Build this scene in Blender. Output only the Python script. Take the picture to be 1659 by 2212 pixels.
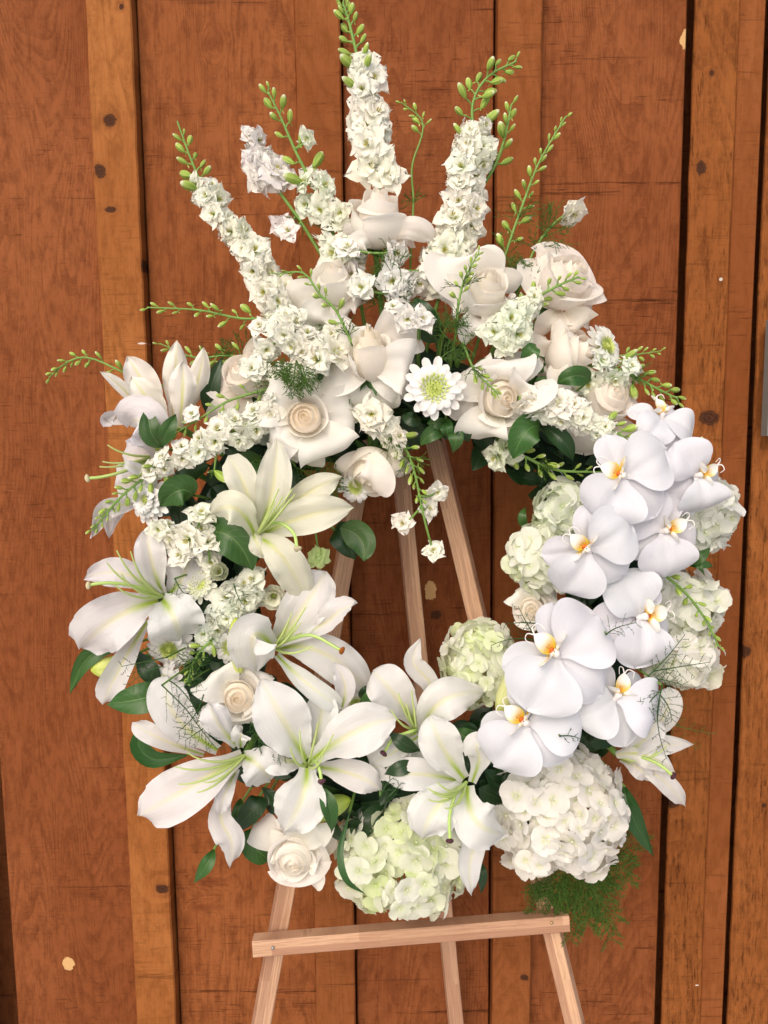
import bpy, math, random
import numpy as np
from mathutils import Vector, Matrix

for o in list(bpy.data.objects):
    bpy.data.objects.remove(o)
scn = bpy.context.scene
COL = scn.collection
random.seed(7)
RNG = np.random.default_rng(11)

# ------------------------------------------------------------------ camera
T = math.tan(math.radians(67.4) / 2)          # half height of the lens
TH = T * 0.75
PITCH, ROLL = math.radians(6.5), math.radians(-0.6)
CAM = Vector((0.0, -1.16, 1.5))
cam = bpy.data.cameras.new('camera')
camo = bpy.data.objects.new('camera', cam)
COL.objects.link(camo)
cam.sensor_fit = 'VERTICAL'
cam.angle = 2 * math.atan(T)
cam.clip_start, cam.clip_end = 0.01, 200
RM = Matrix.Rotation(math.radians(90) - PITCH, 4, 'X') @ Matrix.Rotation(ROLL, 4, 'Z')
camo.matrix_world = Matrix.Translation(CAM) @ RM
scn.camera = camo
CR, CU, CF = RM.col[0].xyz, RM.col[1].xyz, -RM.col[2].xyz
scn.render.resolution_x, scn.render.resolution_y = 768, 1024

# ------------------------------------------------------------------ light
SUN_EL, SUN_AZ = math.radians(36), math.radians(200)
w = bpy.data.worlds.new('World')
scn.world = w
w.use_nodes = True
wn = w.node_tree.nodes
sky = wn.new('ShaderNodeTexSky')
sky.sky_type = 'NISHITA'
sky.sun_disc = False
sky.sun_elevation = SUN_EL
sky.sun_rotation = SUN_AZ
sky.air_density, sky.dust_density = 1.0, 5.0
bg = wn['Background']
w.node_tree.links.new(sky.outputs[0], bg.inputs[0])
bg.inputs[1].default_value = 0.15
sun = bpy.data.lights.new('sun', 'SUN')
sun.energy = 1.5
sun.angle = math.radians(75)
sun.color = (1.0, 0.93, 0.85)
suno = bpy.data.objects.new('sun', sun)
COL.objects.link(suno)
sd = Vector((math.sin(SUN_AZ) * math.cos(SUN_EL), math.cos(SUN_AZ) * math.cos(SUN_EL), math.sin(SUN_EL)))
suno.rotation_euler = sd.to_track_quat('Z', 'Y').to_euler()
scn.view_settings.view_transform = 'Standard'
scn.view_settings.look = 'None'
scn.view_settings.gamma = 1
scn.view_settings.exposure = 0.04
scn.cycles.use_denoising = True
scn.cycles.use_adaptive_sampling = True
scn.cycles.adaptive_threshold = .02
scn.cycles.max_bounces = 12
scn.cycles.diffuse_bounces = 8
scn.cycles.transmission_bounces = 8
scn.cycles.sample_clamp_indirect = 6


def P(x, y, out):
    """a point of the place: out metres in front of the wall, seen at photo position x, y (of 1659 x 2212)"""
    d = CF + CR * ((x / 1659 - .5) * 2 * TH) + CU * ((.5 - y / 2212) * 2 * T)
    return CAM + d * ((-out - CAM.y) / d.y)


def S(out):
    return (P(831, 1106, out) - P(830, 1106, out)).length


# ------------------------------------------------------------------ node helpers
class NT:
    def __init__(s, name):
        s.m = bpy.data.materials.new(name)
        s.m.use_nodes = True
        s.t = s.m.node_tree
        s.n = s.t.nodes
        s.bsdf = s.n['Principled BSDF']
        s.out = s.n['Material Output']

    def link(s, a, b):
        s.t.links.new(a, b)

    def put(s, inp, v):
        if isinstance(v, (int, float)):
            inp.default_value = v
        elif isinstance(v, (tuple, list)):
            inp.default_value = tuple(v) + ((1,) if len(v) == 3 and inp.type == 'RGBA' else ())
        else:
            s.link(v, inp)

    def math(s, op, a, b=0.0, c=None, clamp=False):
        n = s.n.new('ShaderNodeMath')
        n.operation = op
        n.use_clamp = clamp
        s.put(n.inputs[0], a)
        s.put(n.inputs[1], b)
        if c is not None:
            s.put(n.inputs[2], c)
        return n.outputs[0]

    def mix(s, f, a, b, blend='MIX'):
        n = s.n.new('ShaderNodeMix')
        n.data_type = 'RGBA'
        n.blend_type = blend
        n.clamp_factor = True
        s.put(n.inputs[0], f)
        s.put(n.inputs[6], a)
        s.put(n.inputs[7], b)
        return n.outputs[2]

    def step(s, v, lo, hi, a=0.0, b=1.0):
        n = s.n.new('ShaderNodeMapRange')
        n.interpolation_type = 'SMOOTHSTEP'
        s.put(n.inputs[0], v)
        for i, q in enumerate((lo, hi, a, b)):
            n.inputs[i + 1].default_value = q
        return n.outputs[0]

    def noise(s, vec, scale, detail=3, rough=.55, dist=0.0):
        n = s.n.new('ShaderNodeTexNoise')
        s.put(n.inputs['Vector'], vec)
        n.inputs['Scale'].default_value = scale
        n.inputs['Detail'].default_value = detail
        n.inputs['Roughness'].default_value = rough
        n.inputs['Distortion'].default_value = dist
        return n.outputs[0]

    def comb(s, x, y, z):
        n = s.n.new('ShaderNodeCombineXYZ')
        for i, q in enumerate((x, y, z)):
            s.put(n.inputs[i], q)
        return n.outputs[0]

    def sep(s, v):
        n = s.n.new('ShaderNodeSeparateXYZ')
        s.put(n.inputs[0], v)
        return n.outputs

    def coord(s, which='Object'):
        return s.n.new('ShaderNodeTexCoord').outputs[which]

    def info(s):
        return s.n.new('ShaderNodeObjectInfo').outputs

    def bump(s, h, strength, dist):
        n = s.n.new('ShaderNodeBump')
        n.inputs['Strength'].default_value = strength
        n.inputs['Distance'].default_value = dist
        s.put(n.inputs['Height'], h)
        s.link(n.outputs[0], s.bsdf.inputs['Normal'])
        return n.outputs[0]

    def translucent(s, col, f):
        tr = s.n.new('ShaderNodeBsdfTranslucent')
        s.put(tr.inputs[0], col)
        mx = s.n.new('ShaderNodeMixShader')
        mx.inputs[0].default_value = f
        s.link(s.bsdf.outputs[0], mx.inputs[1])
        s.link(tr.outputs[0], mx.inputs[2])
        s.link(mx.outputs[0], s.out.inputs[0])


def simple(name, col, rough=.5, spec=.4, metal=0.0, trans=0.0, vary=0.0):
    k = NT(name)
    c = col
    if vary:
        nz = k.noise(k.coord(), 60, 3)
        c = k.mix(nz, tuple(q * (1 - vary) for q in col), tuple(min(1, q * (1 + vary)) for q in col))
    k.put(k.bsdf.inputs['Base Color'], c)
    k.bsdf.inputs['Roughness'].default_value = rough
    k.bsdf.inputs['Specular IOR Level'].default_value = spec
    k.bsdf.inputs['Metallic'].default_value = metal
    if trans:
        k.translucent(c, trans)
    return k.m


def petal_mat(name, base, centre=None, rib=None, cpos=(.0, .5), cw=.6, ribw=.10, trans=.3, rough=.55, vein=.25, edge=None, spec=.3):
    """petal: UV x across, UV y from base to tip; tinted by the object's own colour"""
    k = NT(name)
    uv = k.sep(k.coord('UV'))
    s = k.math('ABSOLUTE', k.math('MULTIPLY_ADD', uv[0], 2.0, -1.0))
    v = uv[1]
    nz = k.noise(k.comb(k.math('MULTIPLY', uv[0], 14.0), k.math('MULTIPLY', v, 2.0), 0), 1.5, 3)
    col = k.mix(nz, tuple(q * .94 for q in base), base)
    if rib:
        f = k.math('MULTIPLY', k.step(s, 0.0, ribw * 2.2, 1, 0), k.step(v, .2, .98, .85, .25))
        col = k.mix(f, col, rib)
    if centre:
        f = k.math('MULTIPLY', k.step(v, cpos[0], cpos[1], 1, 0), k.step(k.math('ADD', s, k.math('MULTIPLY', nz, .2)), .1, cw + .2, 1, 0))
        col = k.mix(f, col, centre)
    if edge:
        col = k.mix(k.step(v, .75, 1.0), col, edge)
    col = k.mix(1.0, col, k.info()['Color'], 'MULTIPLY')
    k.put(k.bsdf.inputs['Base Color'], col)
    k.bsdf.inputs['Roughness'].default_value = rough
    k.bsdf.inputs['Specular IOR Level'].default_value = spec
    vn = k.noise(k.comb(k.math('MULTIPLY', uv[0], 45.0), k.math('MULTIPLY', v, 3.0), 0), 1.0, 3)
    k.bump(vn, vein, .0012)
    k.translucent(col, trans)
    return k.m


def leaf_mat(name, base, vein, rough=.38):
    k = NT(name)
    uv = k.sep(k.coord('UV'))
    s = k.math('ABSOLUTE', k.math('MULTIPLY_ADD', uv[0], 2.0, -1.0))
    v = uv[1]
    nz = k.noise(k.coord(), 35, 3)
    col = k.mix(nz, tuple(q * .7 for q in base), tuple(q * 1.25 for q in base))
    fr = k.math('FRACT', k.math('ADD', k.math('MULTIPLY', v, 8.0), k.math('MULTIPLY', s, -2.2)))
    sv = k.step(k.math('ABSOLUTE', k.math('SUBTRACT', fr, .5)), 0, .1, 1, 0)
    f = k.math('MAXIMUM', k.math('MULTIPLY', sv, .28), k.step(s, .0, .07, .8, 0))
    col = k.mix(f, col, vein)
    col = k.mix(1.0, col, k.info()['Color'], 'MULTIPLY')
    k.put(k.bsdf.inputs['Base Color'], col)
    k.bsdf.inputs['Roughness'].default_value = rough
    k.bsdf.inputs['Specular IOR Level'].default_value = .5
    k.bump(k.math('SUBTRACT', 1.0, f), .35, .001)
    k.translucent(col, .15)
    return k.m


def wall_mat(name, dark, mid, light, knots, rings=9.0, fibre=.5, saw=1.0, rough_sawn=0.0):
    """stained rough-sawn cedar; knots = (x, z, rx, rz, kind) with kind dark / pale / soft / speck"""
    k = NT(name)
    co = k.coord()
    x, y, z = k.sep(co)
    rnd = k.info()['Random']
    off = k.math('MULTIPLY', rnd, 37.0)
    # grain pushed aside round the knots
    push = 0.0
    masks = []
    wob = k.math('MULTIPLY_ADD', k.noise(co, 120, 3, .65), 1.1, -.55)
    for (kx, kz, rx, rz, kind) in knots:
        dx = k.math('DIVIDE', k.math('SUBTRACT', x, kx), rx)
        dz = k.math('DIVIDE', k.math('SUBTRACT', z, kz), rz)
        d = k.math('SQRT', k.math('ADD', k.math('MULTIPLY', dx, dx), k.math('MULTIPLY', dz, dz)))
        d2 = k.math('ADD', d, wob)
        masks.append((d2, kind))
        if kind in ('dark', 'soft'):
            push = k.math('ADD', push, k.math('MULTIPLY', k.step(d, .3, 3.5, 1, 0), .035))
    warp = k.noise(k.comb(k.math('MULTIPLY', x, 4.0), off, k.math('MULTIPLY', z, .9)), 1.3, 2, .5)
    field = k.noise(k.comb(k.math('ADD', k.math('MULTIPLY', x, 5.5), k.math('MULTIPLY', warp, 1.6)), off, k.math('MULTIPLY', z, .75)), 1.0, 1.5, .45)
    field = k.math('ADD', field, push)
    r = k.math('FRACT', k.math('MULTIPLY', field, rings * 8.0))
    jitter = k.noise(k.comb(k.math('MULTIPLY', x, 150.0), off, k.math('MULTIPLY', z, 260.0)), 1.0, 3, .65)
    ring = k.step(k.math('ADD', r, k.math('MULTIPLY_ADD', jitter, 1.7, -.85)), .3, 1.0)
    gate_ = k.noise(k.comb(k.math('MULTIPLY', x, 26.0), off, k.math('MULTIPLY', z, 9.0)), 1.0, 4, .7)
    ring = k.math('MULTIPLY', ring, k.step(gate_, .36, .64, .15, 1.0))
    blotch = k.noise(k.comb(x, off, k.math('MULTIPLY', z, .6)), 5.0, 4, .6)
    fib = k.noise(k.comb(k.math('MULTIPLY', x, 420.0), off, k.math('MULTIPLY', z, 14.0)), 1.0, 3, .6)
    sw = k.noise(k.comb(k.math('MULTIPLY', x, 22.0), off, k.math('MULTIPLY', z, 420.0)), 1.0, 3, .65)
    swa = k.noise(k.comb(k.math('MULTIPLY', x, 5.0), off, k.math('MULTIPLY', z, 9.0)), 1.0, 2, .5)
    sawm = k.math('MULTIPLY', k.step(sw, .56, .74), k.step(swa, .38, .62))
    line = k.noise(k.comb(k.math('MULTIPLY', x, 2.0), off, k.math('MULTIPLY', z, 75.0)), 1.0, 1, .4)
    linem = k.math('MULTIPLY', k.step(line, .66, .74), k.step(sw, .42, .6))
    mott = k.noise(k.comb(k.math('MULTIPLY', x, 75.0), off, k.math('MULTIPLY', z, 30.0)), 1.0, 4, .7)
    col = k.mix(k.step(blotch, .3, .7), mid, light)
    col = k.mix(k.math('MULTIPLY', k.step(mott, .40, .70), .5), col, dark)
    col = k.mix(k.math('MULTIPLY', ring, .42), col, dark)
    col = k.mix(k.math('MULTIPLY', k.step(fib, .5, .8), fibre), col, dark)
    deep = tuple(q * .35 for q in dark)
    col = k.mix(k.math('MULTIPLY', k.math('MAXIMUM', sawm, linem), .68 * saw), col, deep)
    h = k.math('SUBTRACT', k.math('MULTIPLY', fib, .5), k.math('MULTIPLY', ring, .35))
    h = k.math('SUBTRACT', h, k.math('MULTIPLY', sawm, .5 * saw))
    if rough_sawn:
        dash = k.noise(k.comb(k.math('MULTIPLY', x, 230.0), off, k.math('MULTIPLY', z, 38.0)), 1.0, 4, .7)
        dm = k.step(dash, .52, .72)
        gate = k.step(k.noise(k.comb(k.math('MULTIPLY', x, 14.0), off, z), 2.0, 2), .35, .6)
        dm = k.math('MULTIPLY', dm, k.math('MULTIPLY_ADD', gate, .7, .3))
        col = k.mix(k.math('MULTIPLY', dm, .75 * rough_sawn), col, deep)
        h = k.math('SUBTRACT', h, k.math('MULTIPLY', dm, 1.6 * rough_sawn))
    for d2, kind in masks:
        if kind == 'dark':
            col = k.mix(k.math('MULTIPLY', k.step(d2, .5, 2.2, 1, 0), .45), col, (.16, .05, .015))
            rg = k.math('FRACT', k.math('MULTIPLY', d2, 2.6))
            kc = k.mix(rg, (.035, .014, .008), (.09, .035, .017))
            col = k.mix(k.step(d2, .75, 1.1, 1, 0), col, kc)
        elif kind == 'soft':
            col = k.mix(k.math('MULTIPLY', k.step(d2, .3, 1.8, 1, 0), .55), col, (.13, .035, .012))
        elif kind == 'pale':
            col = k.mix(k.step(d2, .93, 1.0, 1, 0), col, (.56, .34, .15))
        else:
            col = k.mix(k.step(d2, .8, 1.0, 1, 0), col, (.6, .55, .5))
    k.put(k.bsdf.inputs['Base Color'], col)
    k.put(k.bsdf.inputs['Roughness'], k.step(fib, 0, 1, .62, .8))
    k.bsdf.inputs['Specular IOR Level'].default_value = .06
    k.bump(h, .55, .0016)
    return k.m


def easel_mat():
    k = NT('laminated_oak')
    uv = k.sep(k.coord('UV'))
    u, v = uv[0], uv[1]
    rnd = k.info()['Random']
    sid = k.step(u, .0005, .0009)
    seg = k.math('FLOOR', k.math('ADD', k.math('DIVIDE', v, .26), k.math('ADD', k.math('MULTIPLY', sid, .43), k.math('MULTIPLY', rnd, 7.3))))
    wn_ = k.n.new('ShaderNodeTexWhiteNoise')
    k.put(wn_.inputs['Vector'], k.comb(seg, sid, rnd))
    tone = wn_.outputs[0]
    g = k.noise(k.comb(k.math('MULTIPLY', u, 500.0), k.math('MULTIPLY', v, 16.0), k.math('MULTIPLY', tone, 30.0)), 1.0, 4, .6)
    pore = k.noise(k.comb(k.math('MULTIPLY', u, 900.0), k.math('MULTIPLY', v, 70.0), k.math('MULTIPLY', tone, 30.0)), 1.0, 2, .6)
    base = k.mix(tone, (.36, .19, .115), (.64, .40, .25))
    col = k.mix(k.math('MULTIPLY', k.step(g, .38, .68), .62), base, (.30, .145, .085))
    col = k.mix(k.math('MULTIPLY', k.step(pore, .6, .75), .5), col, (.22, .10, .06))
    k.put(k.bsdf.inputs['Base Color'], col)
    k.bsdf.inputs['Roughness'].default_value = .6
    k.bump(g, .2, .0006)
    return k.m


WHITE = (.86, .86, .85)
M = {}
M['lily'] = petal_mat('lily_tepal', (.835, .835, .83), centre=(.42, .60, .05), rib=(.83, .82, .52), cpos=(.06, .40), cw=.42, ribw=.10, trans=.33, rough=.6, vein=.8)
M['lily_back'] = petal_mat('lily_tepal_back', (.86, .85, .82), centre=(.80, .80, .55), rib=(.62, .66, .12), cpos=(.0, .4), cw=.5, ribw=.09, trans=.25, rough=.45, vein=.4)
M['rose'] = petal_mat('rose_petal', (.95, .928, .885), centre=(.94, .90, .80), cpos=(0, .45), cw=1.0, trans=.42, rough=.6, vein=.12)
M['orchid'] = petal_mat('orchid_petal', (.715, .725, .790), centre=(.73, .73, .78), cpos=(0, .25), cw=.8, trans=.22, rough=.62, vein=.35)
M['hydrangea'] = petal_mat('hydrangea_petal', (.90, .90, .875), centre=(.70, .78, .42), cpos=(0, .4), cw=.8, trans=.40, rough=.6, vein=.3)
M['larkspur'] = petal_mat('larkspur_petal', (.94, .94, .91), centre=(.62, .74, .26), cpos=(0, .42), cw=.9, trans=.30, rough=.55, vein=.4)
M['mum'] = petal_mat('mum_petal', (.87, .87, .86), centre=(.75, .78, .45), cpos=(0, .3), cw=1.0, trans=.25, rough=.5, vein=.3)
M['mum_eye'] = petal_mat('mum_eye', (.66, .74, .24), centre=(.30, .46, .06), cpos=(0, .7), cw=1.0, trans=.2, rough=.5, vein=.1)
M['bud'] = petal_mat('larkspur_bud', (.46, .58, .15), rib=(.22, .38, .05), ribw=.5, edge=(.80, .82, .66), trans=.2, rough=.45, vein=.3)
M['lilybud'] = petal_mat('lily_bud', (.74, .77, .36), rib=(.42, .54, .07), ribw=.14, edge=(.55, .62, .12), trans=.2, rough=.42, vein=.4)
M['leaf'] = leaf_mat('leaf_green', (.034, .105, .017), (.12, .22, .06))
M['leafdark'] = leaf_mat('leaf_dark', (.016, .050, .014), (.05, .10, .035), .33)
M['stem'] = simple('stem_green', (.16, .29, .06), .5, .35, vary=.3)
M['feather'] = simple('feather_green', (.07, .15, .02), .5, .3, trans=.2, vary=.3)
M['fern'] = simple('fern_green', (.028, .085, .018), .55, .3, trans=.15, vary=.35)
M['filament'] = simple('filament_green', (.58, .70, .26), .45, .35, trans=.2)
M['style'] = simple('style_green', (.40, .56, .16), .4, .4)
M['stigma'] = simple('stigma_maroon', (.075, .025, .035), .5, .4)
M['stigma_pale'] = simple('stigma_pale', (.5, .45, .28), .6, .3)
M['anther'] = simple('anther_rust', (.32, .10, .02), .8, .1)
M['eyestamen'] = simple('floret_eye', (.50, .46, .10), .6, .3, trans=.2, vary=.3)
M['foam'] = simple('foam_dark', (.012, .026, .014), .9, .1, vary=.4)
M['wire'] = simple('wire_steel', (.35, .36, .37), .4, .5, .8)
M['brass'] = simple('screw_brass', (.42, .33, .18), .4, .5, .8)
M['greybox'] = simple('grey_paint', (.20, .20, .185), .55, .4)
M['concrete'] = simple('concrete', (.58, .57, .55), .85, .2, vary=.15)
M['easel'] = easel_mat()


def lip_mat():
    k = NT('orchid_lip')
    uv = k.sep(k.coord('UV'))
    s = k.math('ABSOLUTE', k.math('MULTIPLY_ADD', uv[0], 2.0, -1.0))
    v = uv[1]
    nz = k.noise(k.comb(k.math('MULTIPLY', uv[0], 22.0), k.math('MULTIPLY', v, 5.0), 0), 1.0, 2)
    col = k.mix(k.step(v, .2, .62, 1, 0), (.87, .86, .82), (.80, .50, .03))
    col = k.mix(k.math('MULTIPLY', k.step(s, .6, 1.0), k.step(v, .25, .85, .9, .0)), col, (.83, .68, .06))
    col = k.mix(k.math('MULTIPLY', k.step(nz, .5, .62), k.step(v, .05, .55, 1, 0)), col, (.45, .06, .03))
    k.put(k.bsdf.inputs['Base Color'], col)
    k.bsdf.inputs['Roughness'].default_value = .4
    k.translucent(col, .2)
    return k.m


M['lip'] = lip_mat()
M['callus'] = simple('orchid_callus', (.55, .13, .015), .45, .4, vary=.5)
M['column'] = simple('orchid_column', (.86, .83, .82), .4, .4, trans=.15)


# ------------------------------------------------------------------ mesh helpers
def curve(pts, t):
    """smooth curve through the points at parameters t (0..1)"""
    p = np.array([tuple(q) for q in pts], float)
    n = len(p)
    t = np.asarray(t, float)
    if n == 2:
        return p[0] + (p[1] - p[0]) * t[:, None]
    if n == 3:
        c = 2 * p[1] - .5 * (p[0] + p[2])
        tt = t[:, None]
        return (1 - tt) ** 2 * p[0] + 2 * tt * (1 - tt) * c + tt ** 2 * p[2]
    q = np.vstack([2 * p[0] - p[1], p, 2 * p[-1] - p[-2]])
    f = np.clip(t * (n - 1), 0, n - 1 - 1e-9)
    i = f.astype(int)
    u = (f - i)[:, None]
    a, b, c, d = q[i], q[i + 1], q[i + 2], q[i + 3]
    return .5 * (2 * b + (c - a) * u + (2 * a - 5 * b + 4 * c - d) * u ** 2 + (3 * b - a - 3 * c + d) * u ** 3)


def prof(keys):
    ks = np.array(keys, float)

    def f(v):
        n = len(ks)
        i = np.clip(np.searchsorted(ks[:, 0], v, 'right') - 1, 0, n - 2)
        h = ks[i + 1, 0] - ks[i, 0]
        u = np.clip((v - ks[i, 0]) / h, 0, 1)
        sl = np.gradient(ks[:, 1], ks[:, 0])
        m0, m1 = sl[i] * h, sl[i + 1] * h
        y0, y1 = ks[i, 1], ks[i + 1, 1]
        return np.maximum(0.004, (2 * u ** 3 - 3 * u ** 2 + 1) * y0 + (u ** 3 - 2 * u ** 2 + u) * m0 + (-2 * u ** 3 + 3 * u ** 2) * y1 + (u ** 3 - u ** 2) * m1)
    return f


PR = {
    'lily': prof([(0, .30), (.15, .42), (.35, .84), (.52, 1.0), (.68, .93), (.82, .66), (.92, .36), (1, .02)]),
    'lilyround': prof([(0, .30), (.15, .45), (.35, .84), (.55, 1.0), (.72, 1.0), (.86, .83), (.95, .52), (1, .04)]),
    'rose': prof([(0, .30), (.2, .62), (.4, .88), (.6, 1.0), (.76, 1.0), (.88, .86), (.95, .60), (.985, .28), (1, .03)]),
    'orchid': prof([(0, .14), (.08, .24), (.2, .66), (.36, .95), (.52, 1.03), (.68, .97), (.82, .79), (.92, .55), (.98, .25), (1, .02)]),
    'sepal': prof([(0, .22), (.15, .46), (.35, .84), (.55, 1.0), (.72, .95), (.86, .72), (.95, .42), (1, .03)]),
    'floret': prof([(0, .18), (.15, .36), (.38, .85), (.58, 1.0), (.78, .80), (.92, .42), (1, .10)]),
    'hyd': prof([(0, .12), (.15, .45), (.4, .95), (.6, 1.02), (.8, .85), (.93, .5), (1, .1)]),
    'strap': prof([(0, .35), (.3, .75), (.6, 1.0), (.8, .97), (.93, .65), (1, .1)]),
    'leaf': prof([(0, .06), (.1, .40), (.28, .88), (.45, 1.0), (.65, .85), (.82, .52), (.93, .22), (1, .01)]),
    'lance': prof([(0, .12), (.15, .55), (.35, .95), (.5, 1.0), (.7, .75), (.87, .38), (1, .01)]),
    'ovate': prof([(0, .06), (.08, .55), (.22, .92), (.4, 1.02), (.62, .92), (.8, .68), (.92, .36), (1, .02)]),
}


class MB:
    def __init__(s):
        s.v, s.f, s.uv, s.mi = [], [], [], []
        s.n = 0

    def grid(s, V, nv, nu, UV, mi=0):
        b = s.n
        s.v.append(V)
        s.uv.append(UV)
        s.n += len(V)
        for j in range(nv):
            for i in range(nu):
                a = b + j * (nu + 1) + i
                s.f.append((a, a + 1, a + nu + 2, a + nu + 1))
                s.mi.append(mi)

    def ribbon(s, ctrl, hw, pf='lily', nu=8, nv=16, nrm=None, cup=0.0, twist=0.0, wave=(0, 3, 0), groove=0.0, jag=0.0, tip=0.0, seed=None, mi=0, skew=0.0, und=0.0, ruf=0.0):
        rg = np.random.default_rng(seed if seed is not None else int(RNG.integers(1 << 30)))
        t = np.linspace(0, 1, nv + 1)
        t = t * .55 + .45 * (.5 - .5 * np.cos(np.pi * t))
        C = curve(ctrl, t)
        e = 1e-3
        tg = curve(ctrl, np.clip(t + e, 0, 1)) - curve(ctrl, np.clip(t - e, 0, 1))
        tg /= np.linalg.norm(tg, axis=1)[:, None] + 1e-12
        if nrm is None:
            N = np.array(CAM) - C
        elif callable(nrm):
            N = np.array([nrm(q) for q in t])
        else:
            N = np.tile(np.array(tuple(nrm), float), (nv + 1, 1))
        N /= np.linalg.norm(N, axis=1)[:, None]
        sd_ = np.cross(tg, N)
        sd_ /= np.linalg.norm(sd_, axis=1)[:, None] + 1e-12
        N = np.cross(sd_, tg)
        tw = (np.interp(t, np.linspace(0, 1, len(twist)), twist) if isinstance(twist, (tuple, list)) else twist * t)
        ct, st = np.cos(tw)[:, None], np.sin(tw)[:, None]
        sd_, N = sd_ * ct + N * st, N * ct - sd_ * st
        W = hw * PR[pf](t)
        cp = (np.interp(t, np.linspace(0, 1, len(cup)), cup) if isinstance(cup, (tuple, list)) else np.full_like(t, cup))
        cp = np.where(np.abs(cp) < 1e-3, 1e-3, cp)
        ss = np.linspace(-1, 1, nu + 1)
        SS, TT = np.meshgrid(ss, t)
        W2, CP = W[:, None], cp[:, None]
        th = SS * CP
        lat = W2 * np.sin(th) / CP + skew * hw * np.sin(np.pi * TT) 
        up = W2 * (1 - np.cos(th)) / CP
        up = up - groove * hw * np.exp(-(SS / .16) ** 2) * np.sin(np.pi * np.clip(TT * 1.05, 0, 1))
        a, fq, ph = wave
        if a:
            ph2 = rg.uniform(0, 6.28)
            wv = np.where(SS > 0, np.sin(fq * 6.28 * TT + ph), np.sin(fq * 1.13 * 6.28 * TT + ph2))
            wv = wv + .5 * np.sin(fq * 2.3 * 6.28 * TT + ph + SS * 2)
            up = up + a * hw * wv * np.abs(SS) ** 2 * np.minimum(1, TT * 2)
        if und:
            q1, q2, q3, q4 = rg.uniform(0, 6.28, 4)
            up = up + und * hw * (np.sin(3.1 * SS + 4.2 * TT + q1) + .7 * np.sin(-2.3 * SS + 7.5 * TT + q2) + .5 * np.sin(6.3 * SS - 3.0 * TT + q3)) * np.minimum(1, TT * 2.5)
        if ruf:
            up = up + .018 * hw * np.cos(SS * 11.0) * np.sin(np.pi * TT)
            q4 = rg.uniform(0, 6.28)
            up = up + ruf * hw * np.abs(SS) ** 6 * (np.sin(31 * TT + q4) + np.sin(47 * TT * (1.2 + .2 * SS) + q4 * 2)) * np.minimum(1, TT * 3)
        if jag:
            jn = rg.uniform(-1, 1, (1, nu + 1))
            along = jag * hw * jn * TT ** 3
        else:
            along = np.zeros_like(TT)
        up = up - tip * hw * np.clip((TT - .55) / .45, 0, 1) ** 2
        V = C[:, None, :] + sd_[:, None, :] * lat[:, :, None] + N[:, None, :] * up[:, :, None] + tg[:, None, :] * along[:, :, None]
        UV = np.stack([(SS + 1) / 2, TT], -1).reshape(-1, 2)
        s.grid(V.reshape(-1, 3), nv, nu, UV, mi)
        return s

    def tube(s, ctrl, r, seg=6, n=10, mi=0, cap=True):
        t = np.linspace(0, 1, n + 1)
        C = curve(ctrl, t)
        e = 1e-3
        tg = curve(ctrl, np.clip(t + e, 0, 1)) - curve(ctrl, np.clip(t - e, 0, 1))
        tg /= np.linalg.norm(tg, axis=1)[:, None] + 1e-12
        up = np.array((.13, .9, .41)) if abs(tg[0][1]) < .9 else np.array((1., 0, .2))
        A = np.cross(tg, up)
        A /= np.linalg.norm(A, axis=1)[:, None]
        B = np.cross(tg, A)
        R = np.interp(t, np.linspace(0, 1, len(r)), r) if isinstance(r, (tuple, list)) else np.full(n + 1, r)
        an = np.linspace(0, 2 * np.pi, seg + 1)
        V = C[:, None, :] + (A[:, None, :] * np.cos(an)[None, :, None] + B[:, None, :] * np.sin(an)[None, :, None]) * R[:, None, None]
        UV = np.stack(np.meshgrid(np.linspace(0, 1, seg + 1), t), -1).reshape(-1, 2)
        s.grid(V.reshape(-1, 3), n, seg, UV, mi)
        return s

    def blob(s, c, ax, length, rad, pf=None, seg=8, n=8, lobes=0, mi=0, lob=.12):
        """lathe along ax from c"""
        ax = np.array(tuple(ax), float)
        ax /= np.linalg.norm(ax)
        u = np.cross(ax, (.3, .2, .9) if abs(ax[2]) < .9 else (1., .1, 0))
        u /= np.linalg.norm(u)
        q = np.cross(ax, u)
        t = .5 - .5 * np.cos(np.pi * np.linspace(0, 1, n + 1))
        R = rad * (pf(t) if pf else np.sqrt(np.clip(1 - (2 * t - 1) ** 2, 0.0004, 1)))
        an = np.linspace(0, 2 * np.pi, seg + 1)
        mod = 1 + (lob * np.cos(lobes * an) if lobes else 0 * an)
        V = np.array(tuple(c))[None, None, :] + ax[None, None, :] * (t * length)[:, None, None] + (u[None, None, :] * np.cos(an)[None, :, None] + q[None, None, :] * np.sin(an)[None, :, None]) * (R[:, None] * mod[None, :])[:, :, None]
        UV = np.stack(np.meshgrid((np.linspace(0, 1, seg + 1) * max(1, lobes)) % 1.0, t), -1).reshape(-1, 2)
        s.grid(V.reshape(-1, 3), n, seg, UV, mi)
        return s

    def mesh(s, name, mats, origin=(0, 0, 0)):
        V = np.vstack(s.v) - np.array(tuple(origin))
        me = bpy.data.meshes.new(name)
        me.from_pydata(V.tolist(), [], s.f)
        UV = np.vstack(s.uv)
        li = np.empty(len(me.loops), np.int32)
        me.loops.foreach_get('vertex_index', li)
        ul = me.uv_layers.new(name='UVMap')
        ul.data.foreach_set('uv', UV[li].astype(np.float32).ravel())
        for m in mats:
            me.materials.append(M[m] if isinstance(m, str) else m)
        if len(mats) > 1:
            me.polygons.foreach_set('material_index', np.array(s.mi, np.int32))
        me.polygons.foreach_set('use_smooth', np.ones(len(s.f), bool))
        me.update()
        return me

    def build(s, name, mats, parent, color=None):
        me = s.mesh(name, mats, root_loc(parent))
        return link(name, me, parent, color)


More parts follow.
